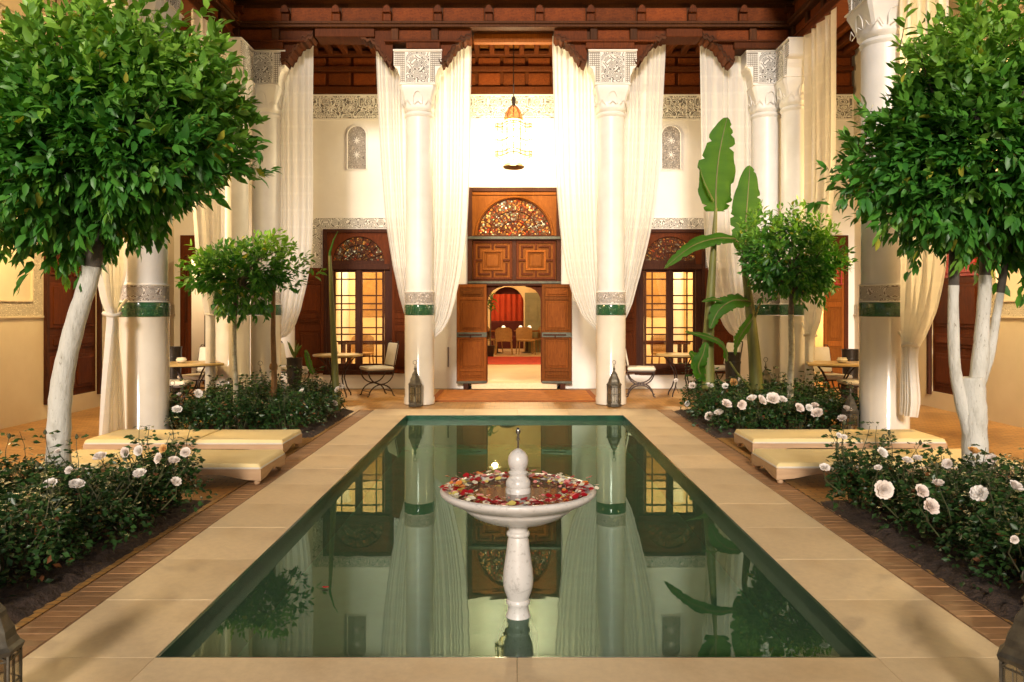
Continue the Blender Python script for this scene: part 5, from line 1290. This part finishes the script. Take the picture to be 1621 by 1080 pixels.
for s, sn in ((-1, 'left'), (1, 'right')):
    for i, x in enumerate((2.86, 3.58, 4.35)):
        for k, y in enumerate((3.75, 4.45, 5.1, 5.72)):
            if i == 0 and k == 0 : x_ = x+0.08
            else: x_ = x
            b_ = bush('rose bush in the near %s bed, %s, %s' % (sn, row[i], dep[k]), s*(x_+R.uniform(-.05, .05)), y+R.uniform(-.06, .06), 0.46, 0.44, 0.40+R.uniform(-.04, .04)-(0.03 if k == 0 else 0), 2600, R.randrange(9999), sprigs=(7 if k > 1 else 3), lsz=0.041)
            bushes.append((s*x, y, 'near', b_))
    for i, x in enumerate((2.78, 3.45, 3.98)):
        for k, y in enumerate((9.85, 10.6, 11.35)):
            b_ = bush('rose bush in the far %s bed, %s, %s' % (sn, row[i], ('behind the far daybed', 'middle of the bed', 'near the far columns')[k]), s*(x+R.uniform(-.05, .05)), y+R.uniform(-.06, .06), 0.42, 0.45, (0.40, 0.45, 0.48)[k]+R.uniform(-.03, .04), 1800, R.randrange(9999), sprigs=5, lsz=0.048)
            bushes.append((s*x, y, 'far', b_))
for s, sn in ((-1, 'left'), (1, 'right')):
    b_ = bush('slim rose bush with tall canes at the poolside rear corner of the near %s bed' % sn, s*2.66, 6.08, 0.30, 0.24, 0.44, 1100, 77+s, sprigs=9, lsz=0.042)
    bushes.append((s*2.66, 6.08, 'near', b_))
def place_rose(px, py, kind, z, size=1.0):
    d = F*(1.5-z)/(py-492.0)
    far = py < 669
    if far:
        d = min(max(F*1.02/(py-492.0), 9.36, min(12.0, 2.47*F/abs(px-814.0))), 12.0); z = PZ(py, d)
    else:
        z += 0.045; d = F*(1.5-z)/(py-492.0)
    X = PX(px, d); best = min((b for b in bushes if (b[2] == 'far') == far), key=lambda b: (b[0]-X)**2+(b[1]-d)**2)
    b_ = best[3]; lx, ly = X-b_.location.x, d-b_.location.y
    me = R.choice(RM[kind]); size *= R.uniform(0.85, 1.15); tilt = R.uniform(0.35, 1.5); az = R.uniform(-0.9, 0.9)
    o = inst('rose', me, b_, (lx, ly, z), (tilt, 0, az), (size,)*3)
    MB().tube([(lx*0.8, ly+0.14, max(0.05, z-0.20)), (lx*0.96, ly+0.08, z-0.09), (lx, ly+0.012, z-0.015)], [0.004, 0.0035, 0.003], 5).build('flower_stalk', TWIG, b_, True)
for r_ in [(80, 768, 'w', .42, 1.05), (121, 770, 'w', .42, 1.05), (221, 752, 'w', .44, 1.1), (278, 764, 'w', .40, .8), (159, 725, 'p', .48, 1.1), (200, 716, 'p', .48, .95), (221, 714, 'w', .50, .9), (253, 726, 'w', .46, 1.0), (260, 711, 'y', .50, .8), (275, 731, 'w', .46, .8), (294, 717, 'w', .48, .85), (92, 716, 'p', .5, .7), (110, 745, 'p', .45, .7),
           (1397, 775, 'w', .42, 1.2), (1471, 803, 'p', .38, 1.1), (1485, 767, 'p', .42, .95), (1457, 779, 'p', .42, .95), (1551, 783, 'w', .40, 1.15), (1606, 772, 'p', .42, 1.1), (1605, 854, 'w', .36, .55), (1305, 742, 'w', .44, .8), (1327, 690, 'w', .56, .5), (1395, 718, 'w', .50, .9), (1436, 731, 'w', .46, .9), (1452, 727, 'p', .47, .8), (1500, 735, 'w', .46, .9), (1390, 742, 'w', .46, .7), (1541, 716, 'y', .50, 1.0), (1570, 727, 'p', .48, .8), (1336, 693, 'w', .55, .5),
           (1089, 640, 'w', .35, 1.0), (1123, 612, 'w', .45, 1.2), (1123, 660, 'w', .25, 1.25), (1138, 655, 'w', .25, 1.0), (1148, 612, 'w', .4, 1.0), (1161, 606, 'y', .45, 1.0), (1174, 602, 'w', .45, 1.25), (1149, 641, 'p', .3, 1.1), (1173, 641, 'p', .3, 1.0), (1191, 633, 'w', .3, 1.1), (1204, 635, 'w', .3, 1.25), (1223, 633, 'w', .3, 1.4), (1264, 647, 'p', .3, 1.3), (1280, 646, 'w', .3, .9), (1294, 655, 'p', .25, 1.2), (1333, 664, 'p', .2, 1.2), (1341, 649, 'w', .2, 1.0), (1096, 611, 'p', .45, 1.0), (1070, 603, 'w', .45, .8), (1238, 634, 'w', .3, 1.0), (1290, 643, 'p', .3, 1.0),
           (280, 650, 'w', .25, 1.25), (283, 626, 'w', .3, .7), (313, 624, 'w', .35, 1.0), (435, 599, 'p', .45, 1.0), (482, 587, 'w', .5, 1.1), (508, 602, 'w', .45, 1.1), (528, 640, 'p', .3, 1.1), (535, 618, 'w', .4, 1.0), (478, 620, 'w', .4, .7), (540, 612, 'p', .4, .7), (455, 612, 'p', .4, .8)]:
    place_rose(*r_[:4], r_[4]*(0.74 if r_[1] > 668 else 0.92))
# ============================================================ LANTERNS
def floor_lantern(label, loc, s=1.0, rz=0.0, group='Moroccan floor lanterns'):
    g = thing('floor_lantern', label, 'lantern', loc, rz, group); H = 0.66*s; n = 6; r = 0.105*s
    V = lambda k, rad, z: (rad*cos(2*pi*k/n), rad*sin(2*pi*k/n), z)
    m = MB(); m.lathe([(r*1.12, 0.0), (r*1.15, 0.02*s), (r*1.02, 0.035*s), (r, 0.06*s)], n, close=True); m.build('base', LMET, g)
    m = MB()
    for k in range(n):
        a = 2*pi*(k+.5)/n; x, y = r*cos(a), r*sin(a); m.tube([(x, y, 0.05*s), (x, y, 0.33*s)], 0.007*s, 5)
        a2 = 2*pi*(k+1.5)/n; x2, y2 = r*cos(a2), r*sin(a2)
        for z in (0.075*s, 0.19*s, 0.30*s): m.tube([(x, y, z), (x2, y2, z)], 0.0045*s, 4)
        mx, my = (x+x2)/2, (y+y2)/2; m.tube([(mx, my, 0.06*s), (mx, my, 0.31*s)], 0.003*s, 4)
        m.tube([(x, y, 0.30*s), (mx*0.99, my*0.99, 0.345*s), (x2, y2, 0.30*s)], 0.006*s, 4)
    m.build('cage', LMET, g)
    for k in range(n):
        a = 2*pi*(k+.5)/n; a2 = 2*pi*(k+1.5)/n; q = 0.97
        MB().add([(q*r*cos(a), q*r*sin(a), .06*s), (q*r*cos(a2), q*r*sin(a2), .06*s), (q*r*cos(a2), q*r*sin(a2), .32*s), (q*r*cos(a), q*r*sin(a), .32*s)], [(0, 1, 2, 3)]).build('glass_pane', LGLASS, g)
    MB().lathe([(r*1.10, 0.325*s), (r*1.16, 0.345*s), (r*1.0, 0.36*s), (r*0.86, 0.385*s), (r*0.80, 0.42*s), (r*0.62, 0.455*s), (r*0.52, 0.48*s), (r*0.50, 0.50*s), (r*0.30, 0.53*s), (r*0.16, 0.55*s)], n).build('dome', LMET, g)
    MB().lathe([(r*0.14, 0.545*s), (r*0.12, 0.57*s), (r*0.22, 0.585*s), (r*0.12, 0.60*s), (r*0.07, 0.63*s), (r*0.02, 0.655*s)], 8).build('finial', LMET, g, True)
    MB().tube([(r*0.3*cos(t), 0, 0.655*s+r*0.3+r*0.3*sin(t)) for t in [2*pi*k/12 for k in range(13)]], 0.004*s, 5).build('ring', LMET, g, True)
    MB().lathe([(0.03*s, 0.06*s), (0.03*s, 0.15*s), (0.004*s, 0.155*s), (0.003*s, 0.17*s)], 10).build('candle', PORC, g, True)
    return g
floor_lantern('metal and glass floor lantern at the foot of the left central column', (PX(657, 12.58), 12.58, 0), 1.0, 0.2)
floor_lantern('metal and glass floor lantern at the foot of the right central column', (PX(972, 12.58), 12.58, 0), 1.0, 0.5)
floor_lantern('large dull metal lantern cut off by the bottom left corner of the photo', (-1.945, 2.98, -0.05), 0.86, 0.1)
floor_lantern('large dull metal lantern cut off by the bottom right corner of the photo', (1.86, 2.90, -0.05), 0.86, 0.4)
floor_lantern('dark floor lantern between roses at the foot of the right corner column', (PX(1212, 11.85), 11.85, 0.02), 1.1, 0.3)
floor_lantern('dark floor lantern half hidden by roses beside the right gallery table', (PX(1346, 9.42), 9.42, 0.0), 0.92, 0.6)
floor_lantern('dark floor lantern in the rose leaves in front of the left corner column', (PX(412, 11.9), 11.9, 0.02), 1.02, 0.6)
floor_lantern('dark floor lantern half hidden behind the thick left side column', (PX(273, 9.9), 9.9, 0.0), 0.88, 0.2)

CAGE = simple('dark_gilt_wire', (0.16, 0.11, 0.02), (0.10, 0.07, 0.015), 10, 0.6)
# ---- hanging lanterns (lit)
def hanging(label, loc, rod, power, col, s=1.0, group=None):
    g = thing('hanging_lantern', label, 'lantern', loc, 0, group); n = 8; r = 0.30*s
    m = MB(); m.tube([(0, 0, 0.66*s), (0, 0, rod)], 0.010, 6); m.lathe([(0.05, rod-0.04), (0.03, rod-0.02), (0.05, rod)], 10); m.build('rod', IRON, g)
    MB().lathe([(0.032*s, 0.52*s), (0.032*s, 0.62*s), (0.045*s, 0.63*s), (0.03*s, 0.68*s)], 10).build('neck', IRON, g)
    MB().lathe([(0.155*s, 0.28*s), (0.150*s, 0.33*s), (0.130*s, 0.40*s), (0.095*s, 0.47*s), (0.05*s, 0.52*s)], 16, close=False).build('dome', glass('amber_dome_glass', (0.9, 0.5, 0.3), 0.1, (1.0, 0.40, 0.14), 0.25), g, True)
    m = MB()
    for k in range(n):
        a = 2*pi*k/n; m.tube([(0.158*s*cos(a), 0.158*s*sin(a), 0.27*s), (0.155*s*cos(a), 0.155*s*sin(a), 0.33*s), (0.134*s*cos(a), 0.134*s*sin(a), 0.40*s), (0.098*s*cos(a), 0.098*s*sin(a), 0.47*s), (0.04*s*cos(a), 0.04*s*sin(a), 0.53*s)], 0.007*s, 5)
    m.lathe([(0.165*s, 0.265*s), (0.175*s, 0.28*s), (0.165*s, 0.295*s)], 24); m.build('dome_ribs', BRASS, g)
    m = MB()
    for z in (0.18, 0.13, -0.30, -0.36, -0.10):
        m.tube([(r*(1+0.06*cos(4*t))*cos(t), r*(1+0.06*cos(4*t))*sin(t), (z+0.02*cos(4*t))*s) for t in [2*pi*k/32 for k in range(33)]], 0.012*s, 4)
    for k in range(16):
        a = 2*pi*k/16; rr_ = r*(1+0.06*cos(4*a)); m.tube([(rr_*cos(a), rr_*sin(a), 0.20*s), (rr_*cos(a), rr_*sin(a), -0.38*s)], 0.009*s, 4)
    m.build('cage', CAGE, g)
    MB().lathe([(0.17*s, 0.24*s), (0.27*s, 0.17*s), (0.275*s, -0.36*s), (0.18*s, -0.48*s)], 16, close=False).build('glass_body', LGLOW, g, True)
    MB().lathe([(0.06*s, -0.60*s), (0.17*s, -0.58*s), (0.20*s, -0.55*s), (0.15*s, -0.50*s), (0.12*s, -0.49*s)], 12).build('base_dish', BRASS, g)
    MB().lathe([(0.02, -0.10), (0.05, -0.05), (0.055, 0.0), (0.03, 0.05), (0.015, 0.08)], 12).build('bulb', BULB, g, True)
    l = lamp('lantern_light', (0, 0, -0.02), power, col, 0.14); l.parent = g
    return g
LZ = PZ(215, 14.1)
hanging('brightly lit cage lantern hanging on a long rod above the central door', (PX(813, 14.1), 14.1, LZ), 6.45-LZ, 400, (1.0, 0.83, 0.52))
hanging('lit lantern hanging in the left gallery behind the big citrus crown', (-5.5, 9.6, 3.5), 2.9, 420, (1.0, 0.70, 0.34), 0.7, 'gallery lanterns')
hanging('lit lantern hanging in the right gallery behind the big citrus crown', (5.5, 9.6, 3.5), 2.9, 420, (1.0, 0.70, 0.34), 0.7, 'gallery lanterns')
hanging('unseen lit lantern added in the left gallery beside the near left bed', (-5.5, 4.6, 3.5), 2.9, 70, (1.0, 0.70, 0.34), 0.7, 'gallery lanterns')  # added out of view to warm the near paving and bed
hanging('unseen lit lantern added in the right gallery beside the near right bed', (5.5, 4.6, 3.5), 2.9, 70, (1.0, 0.70, 0.34), 0.7, 'gallery lanterns')  # added out of view as well, warming the right-hand paving and bed
# lamps inside the rooms
def ceiling_lamp(label, loc, power, col):
    g = thing('ceiling_lamp', label, 'lamp', loc); MB().lathe([(0.02, 0.30), (0.02, 0.12), (0.18, 0.02), (0.20, 0.0)], 16, close=False).build('lamp_shade', PORC, g, True)
    MB().lathe([(0.02, -0.02), (0.05, 0.02), (0.03, 0.07)], 10).build('bulb', BULB, g, True); l = lamp('room_light', (0, 0, -0.06), power, col, 0.08); l.parent = g
AMB = (1.0, 0.76, 0.44)
ceiling_lamp('ceiling lamp of the left salon', (-3.6, 17.6, 3.5), 300, AMB); ceiling_lamp('ceiling lamp of the right salon', (3.6, 17.6, 3.5), 300, AMB)
ceiling_lamp('ceiling lamp of the central hall', (0.3, 19.0, 3.2), 210, (1, .75, .42)); ceiling_lamp('ceiling lamp of the dining room', (-1.4, 28.4, 3.1), 170, (1, .55, .25))
ceiling_lamp('ceiling lamp of the hall in front of the arch', (-0.6, 24.8, 3.2), 80, (1, .7, .36))
ceiling_lamp('ceiling lamp of the stair lobby', (-5.9, 16.6, 3.0), 60, (1, .72, .4)); ceiling_lamp('ceiling lamp of the right lobby', (5.7, 16.8, 2.6), 200, AMB)

# ============================================================ CHAIRS AND TABLES
def arc(c, r, a0, a1, n=10): return [(c[0]+r*cos(radians(a0+(a1-a0)*k/n)), c[1], c[2]+r*sin(radians(a0+(a1-a0)*k/n))) for k in range(n+1)]
def make_chair(label, loc, rz):
    """iron curule chair; local -y is the front edge, back at +y; the X arcs show from the front"""
    g = thing('chair', label, 'chair', loc, rz, 'iron chairs with cream cushions')
    QZ = Matrix.Rotation(pi/2, 4, 'Z')
    for sy in (-1, 1):
        y = sy*0.22
        m = MB(); m.M = QZ; m.tube(arc((0, y, 0.44), 0.23, 180, 360, 12), 0.012, 6).build('leg_arc', IRON, g, True)
        m = MB(); m.M = QZ; m.tube([(-0.25, y, 0.0)] + arc((0, y, -0.02), 0.225, 172, 8, 12) + [(0.25, y, 0.0)], 0.012, 6).build('leg', IRON, g, True)
    m = MB(); m.tube([(-0.21, 0, 0.21), (0.21, 0, 0.21)], 0.010, 6)
    for sx in (-1, 1):
        m.tube([(sx*0.235, -0.23, 0.44), (sx*0.235, 0.23, 0.44)], 0.011, 6); m.tube([(-0.21, sx*0.2, 0.08), (0.21, sx*0.2, 0.08)], 0.008, 6)
    for sy in (-1, 1): m.tube([(-0.235, sy*0.23, 0.44), (0.235, sy*0.23, 0.44)], 0.010, 6)
    m.build('seat_frame', IRON, g, True)
    m = MB()
    for sx in (-1, 1): m.tube([(sx*0.225, 0.22, 0.44), (sx*0.225, 0.26, 0.66), (sx*0.22, 0.31, 0.90), (sx*0.20, 0.325, 0.955), (sx*0.15, 0.325, 0.95)], 0.010, 6)
    m.tube([(-0.22, 0.31, 0.88), (0.22, 0.31, 0.88)], 0.009, 6); m.tube([(-0.22, 0.255, 0.60), (0.22, 0.255, 0.60)], 0.009, 6); m.build('back_frame', IRON, g, True)
    MB().cb(-0.25, 0.25, -0.255, 0.235, 0.452, 0.515, 0.022).build('seat_cushion', CUSH, g, True, angle=60)
    o = MB().cb(-0.215, 0.215, -0.03, 0.03, 0.0, 0.40, 0.02).build('back_cushion', CUSH, g, True, angle=60, loc=(0, 0.232, 0.53), rot=(radians(-11), 0, 0))
    return g
def put_chair(src, label, loc, rz): return dup(src, loc, rz, label)
c0 = make_chair('iron chair with cream cushions right of the round table, beside the left central column', (PX(597, 14.2), 14.2, 0), radians(-62))
put_chair(c0, 'iron chair with cream cushions turned sideways right of the right central column', (PX(1014, 14.1), 14.1, 0), radians(82))
put_chair(c0, 'iron chair mostly hidden behind the pot and roses left of the round table', (PX(462, 14.0), 14.0, 0), radians(75))
put_chair(c0, 'iron chair behind the banana plants at the right end of the round table', (PX(1140, 14.2), 14.2, 0), radians(-70))
put_chair(c0, 'iron chair with tall cream back facing the camera at the left gallery table', (PX(318, 12.4), 12.4, 0), radians(-12))
put_chair(c0, 'iron chair at the left gallery table, its front hidden by the thick column', (PX(283, 11.6), 11.3, 0), radians(100))
put_chair(c0, 'iron chair with cream back facing the camera at the right gallery table', (PX(1312, 12.4), 12.4, 0), radians(14))
put_chair(c0, 'iron chair at the right gallery table, partly behind the thick column', (PX(1352, 11.6), 11.4, 0), radians(-95))
def table(label, loc, r, z=0.74, rz=0.0, square=False):
    g = thing('cafe_table', label, 'table', loc, rz, 'stone topped iron tables')
    m = MB()
    if square: m.cb(-r, r, -r, r, z-0.035, z, 0.008)
    else: m.lathe([(r-0.01, z-0.035), (r, z-0.028), (r, z-0.006), (r-0.008, z)], 40)
    m.build('tabletop', TABTOP, g, not square)
    MB().lathe([(r*0.62, z-0.06), (r*0.62, z-0.037)], 24).build('ring', IRON, g)
    for k in range(4):
        a = pi/4+pi/2*k; c_, s_ = cos(a), sin(a)
        MB().tube([(c_*q*r, s_*q*r, zz) for q, zz in ((0.85, z-0.05), (0.62, z-0.14), (0.36, z-0.30), (0.30, z-0.42), (0.42, z-0.58), (0.60, 0.05), (0.62, 0.0))], 0.012, 7).build('leg', IRON, g, True)
    return g
t1 = table('round stone table on iron legs in front of the left window', (PX(535, 14.0), 14.0, 0), 0.43)
t2 = table('round stone table on iron legs in front of the right window, behind the banana leaves', (PX(1078, 14.1), 14.1, 0), 0.43)
t3 = table('stone table on curved iron legs in the left gallery, a small white pot on it', (PX(303, 11.75), 11.75, 0), 0.40, 0.74, 0.5, True)
t4 = table('stone table on curved iron legs in the right gallery, a small white pot on it', (PX(1322, 11.75), 11.75, 0), 0.40, 0.74, -0.3, True)
def bowl(label, loc, s=1.0):
    tag(MB().lathe([(0.045*s, 0.0), (0.075*s, 0.02*s), (0.085*s, 0.05*s), (0.065*s, 0.075*s), (0.07*s, 0.085*s), (0.05*s, 0.085*s), (0.045*s, 0.06*s), (0.01, 0.03*s)], 20).build('sugar_pot', PORC, None, True, loc=loc), label, 'pot', 'small white pots on the tables')
bowl('small white pot on the left gallery table', (PX(287, 11.65), 11.65, 0.742), 0.9); bowl('small white pot on the right gallery table', (PX(1333, 11.65), 11.65, 0.742), 0.9); bowl('tiny white pot on the round table by the left window', (PX(532, 13.95), 13.95, 0.742), 0.6)
def pot(label, loc, r, h, plant=False):
    g = thing('tall_pot', label, 'pot', loc)
    MB().lathe([(r*0.75, 0), (r*0.8, 0.02), (r*0.95, h*0.7), (r, h*0.96), (r*1.06, h), (r*0.98, h), (r*0.9, h*0.9)], 24).build('body', POT, g, True)
    MB().lathe([(r*1.01, h*0.80), (r*1.04, h*0.82), (r*1.02, h*0.84)], 24).build('rim_band', POT, g, True)
    if plant:
        for k in range(5):
            a = k*1.3; blade(g, [(0, 0, h), (0.05*cos(a), 0.05*sin(a), h+0.12), (0.12*cos(a), 0.12*sin(a), h+0.2+0.02*k)], 0.03, (cos(a+1), sin(a+1), 0.3), k, n=8)
pot('tall dark metal pot behind the banana plants, in front of the right corner column', (PX(1160, 12.3), 12.3, 0), 0.12, 0.86)
pot('dark square-shouldered pot with a small plant left of the round table by the left window', (PX(466, 12.6), 12.6, 0), 0.12, 0.76, True)
pot('dark tall pot standing on the right gallery floor behind the right gallery table', (PX(1346, 12.9), 12.9, 0), 0.13, 0.88)
pot('dark tall pot in the left gallery, beside the thick left column', (PX(274, 12.9), 12.9, 0), 0.13, 0.92)
# kilim in front of the door
g = thing('rug', 'orange kilim lying across the doorstep between the two central columns', 'rug', (0.0, 14.25, 0))
m = MB(); m.cb(-1.40, 1.42, -0.98, 0.86, -0.010, 0.006, 0.003); m.build('weave', RUG, g)
m = MB(); m.cb(-1.41, 1.43, -0.995, -0.93, -0.0098, 0.0085, 0.003); m.cb(1.34, 1.43, -0.92, 0.85, -0.0098, 0.0085, 0.003); m.cb(-1.41, -1.32, -0.92, 0.85, -0.0098, 0.0085, 0.003); m.build('border', RUGB, g)

# ============================================================ INTERIOR FURNITURE
g = thing('rug', 'red rug on the hall floor seen through the open central door', 'rug', (0, 22.2, 0.12))
MB().cb(-1.15, 1.15, -1.7, 1.7, 0, 0.012, 0.004).build('weave', RUGR, g); MB().cb(-1.17, 1.17, -1.78, -1.71, 0.0, 0.013, 0.004).build('border', RUGB, g)
# red curtains of the dining room
n = 100; vs = []
for z in (0.5, 3.2):
    for k in range(n+1): vs.append((-1.6+3.2*k/n, 0.05*sin(k*0.95)+0.02*sin(k*2.3), z))
tag(MB().add(vs, [(k, k+1, n+2+k, n+1+k) for k in range(n)]).build('curtain', REDC, None, True, loc=(0, 30.4, 0), angle=180), 'long red curtain at the end of the dining room seen through the arch', 'curtain')
tag(MB().prism([(-1.2, 2.04), (0.0, 2.07), (1.2, 2.04), (1.2, 3.0), (-1.2, 3.0)], 0, 0.04).build('valance', DARKR, None, loc=(-0.25, 27.2, 0.0)), 'dark red valance hanging in the top of the hall arch', 'valance')
m = MB(); m.cb(-1.2, 1.2, -0.3, 0.3, 0.0, 0.42, 0.04); m.cb(-1.2, 1.2, 0.18, 0.34, 0.42, 0.95, 0.05); g = thing('sofa', 'dark red sofa below the red curtain in the dining room', 'sofa', (-0.2, 29.4, 0.12))
MB().cb(-1.2, 1.2, -0.35, 0.2, 0.0, 0.45, 0.04).build('seat', DARKR, g); MB().cb(-1.2, 1.2, 0.2, 0.36, 0.0, 1.0, 0.05).build('backrest', DARKR, g)
def rattan(label, loc, rz):
    g = thing('rattan_chair', label, 'chair', loc, rz, 'rattan dining chairs in the hall')
    MB().cb(-0.26, 0.26, -0.25, 0.22, 0.42, 0.48, 0.015).build('seat', RATTAN, g)
    n = 12; vs = []
    for z, w_ in ((0.46, 0.25), (0.66, 0.27), (0.80, 0.25), (0.86, 0.16)):
        for k in range(n+1): vs.append((-w_+2*w_*k/n, 0.24-0.05*cos((k/n-0.5)*pi)+0.04*(z-0.46), z))
    MB().add(vs, [(i*(n+1)+k, i*(n+1)+k+1, (i+1)*(n+1)+k+1, (i+1)*(n+1)+k) for i in range(3) for k in range(n)]).build('backrest', RATTAN, g, True)
    for sx in (-1, 1):
        for sy in (-1, 1): MB().tube([(sx*0.23, sy*0.21, 0.43), (sx*0.26, sy*0.25, 0.0)], 0.018, 6).build('leg', RATTAN, g, True)
    return g
rch = rattan('rattan chair with its back to the door, left of the hall tables', (PX(797, 23.9), 25.0, 0.12), radians(178))
for px, d, rz, lab in ((832, 25.2, 170, 'rattan chair with its back to the door, right of the hall tables'), (779, 25.9, 120, 'rattan chair at the far left of the hall tables'), (848, 26.2, 240, 'rattan chair at the far right of the hall tables')):
    dup(rch, (PX(px, d), d, 0.12), radians(180-rz), lab)
for px, d, lab in ((786, 26.0, 'round dining table on the left side of the hall'), (834, 26.1, 'round dining table on the right side of the hall')):
    g = thing('dining_table', lab, 'table', (PX(px, d), d, 0.12)); MB().lathe([(0.42, 0.70), (0.43, 0.73), (0.42, 0.74)], 28).build('tabletop', DOORW, g, True); MB().lathe([(0.22, 0), (0.05, 0.05), (0.04, 0.70)], 12).build('pedestal', IRON, g, True)
for px, py in ((797, 510), (824, 513), (838, 514)):
    d = 26.0; tag(MB().lathe([(0.03, 0), (0.035, 0.05), (0.07, 0.10), (0.03, 0.16)], 10).build('table_lamp', emis('candle_glow', (1, .75, .4), 1.6), None, True, loc=(PX(px, d), d, 0.861)), {797: 'small lit table lamp left on the hall tables', 824: 'small lit table lamp in the middle of the hall tables', 838: 'small lit table lamp right on the hall tables'}[px], 'table lamp', 'small lit table lamps')
g = thing('potted_palm', 'leafy plant beside the left jamb of the hall, behind the open door', 'plant', (PX(776, 24.0), 24.0, 0.12))
MB().lathe([(0.10, 0), (0.14, 0.3), (0.15, 0.33)], 14).build('pot', POT, g, True); MB().tube([(0, 0, 0.3), (0.02, 0, 1.7)], 0.02, 6).build('stem', BARK, g, True)
for k in range(16):
    a = k*2.4; z = 1.35+0.035*k; blade(g, [(0.02, 0, z), (0.12*cos(a), 0.12*sin(a), z+0.10), (0.26*cos(a), 0.26*sin(a), z-0.02)], 0.05, (0, 0.3, 1), k, n=6)
# salons: tables, chairs and pale pillars behind the panes
for s, nm in ((-1, 'left'), (1, 'right')):
    g = thing('salon_table', 'low dark table with chairs seen through the %s window' % nm, 'table', (s*2.9, 16.9, 0.1))
    MB().cb(-0.75, 0.75, -0.35, 0.35, 0.70, 0.76, 0.01).build('tabletop', DOORD, g)
    for sx in (-1, 1):
        for sy in (-1, 1): MB().cb(sx*0.65-0.04, sx*0.65+0.04, sy*0.28-0.04, sy*0.28+0.04, 0, 0.70, 0.006).build('leg', DOORD, g)
    for k, (dx, dy, rz) in enumerate(((-0.5, 0.8, 0), (0.45, 0.8, 0.2))):
        dup(rch, (s*2.9+dx, 16.9+dy, 0.1), rz, 'rattan chair at the %s behind the dark table seen through the %s window' % (('left', 'right')[k], nm), 'rattan chairs in the salons')
    g = thing('salon_pillar', 'pale pillar inside the room behind the %s window' % nm, 'pillar', ((-4.05 if s < 0 else 3.85), 18.9, 0.1))
    MB().lathe([(0.2, 0), (0.2, 0.1), (0.16, 0.14), (0.15, 2.6), (0.2, 2.75)], 20).build('shaft', PLAS, g, True)
    tag(MB().cb(-0.30, 0.30, -0.02, 0.0, 0.0, 1.15, 0.01).build('wall_hanging', simple('salon_tapestry_%s' % nm, (0.42, 0.24, 0.08), (0.25, 0.13, 0.04), 5, 0.9), None, loc=(s*3.45, 19.44, 1.35)), 'brown patterned hanging on the wall of the %s salon' % nm, 'wall hanging')
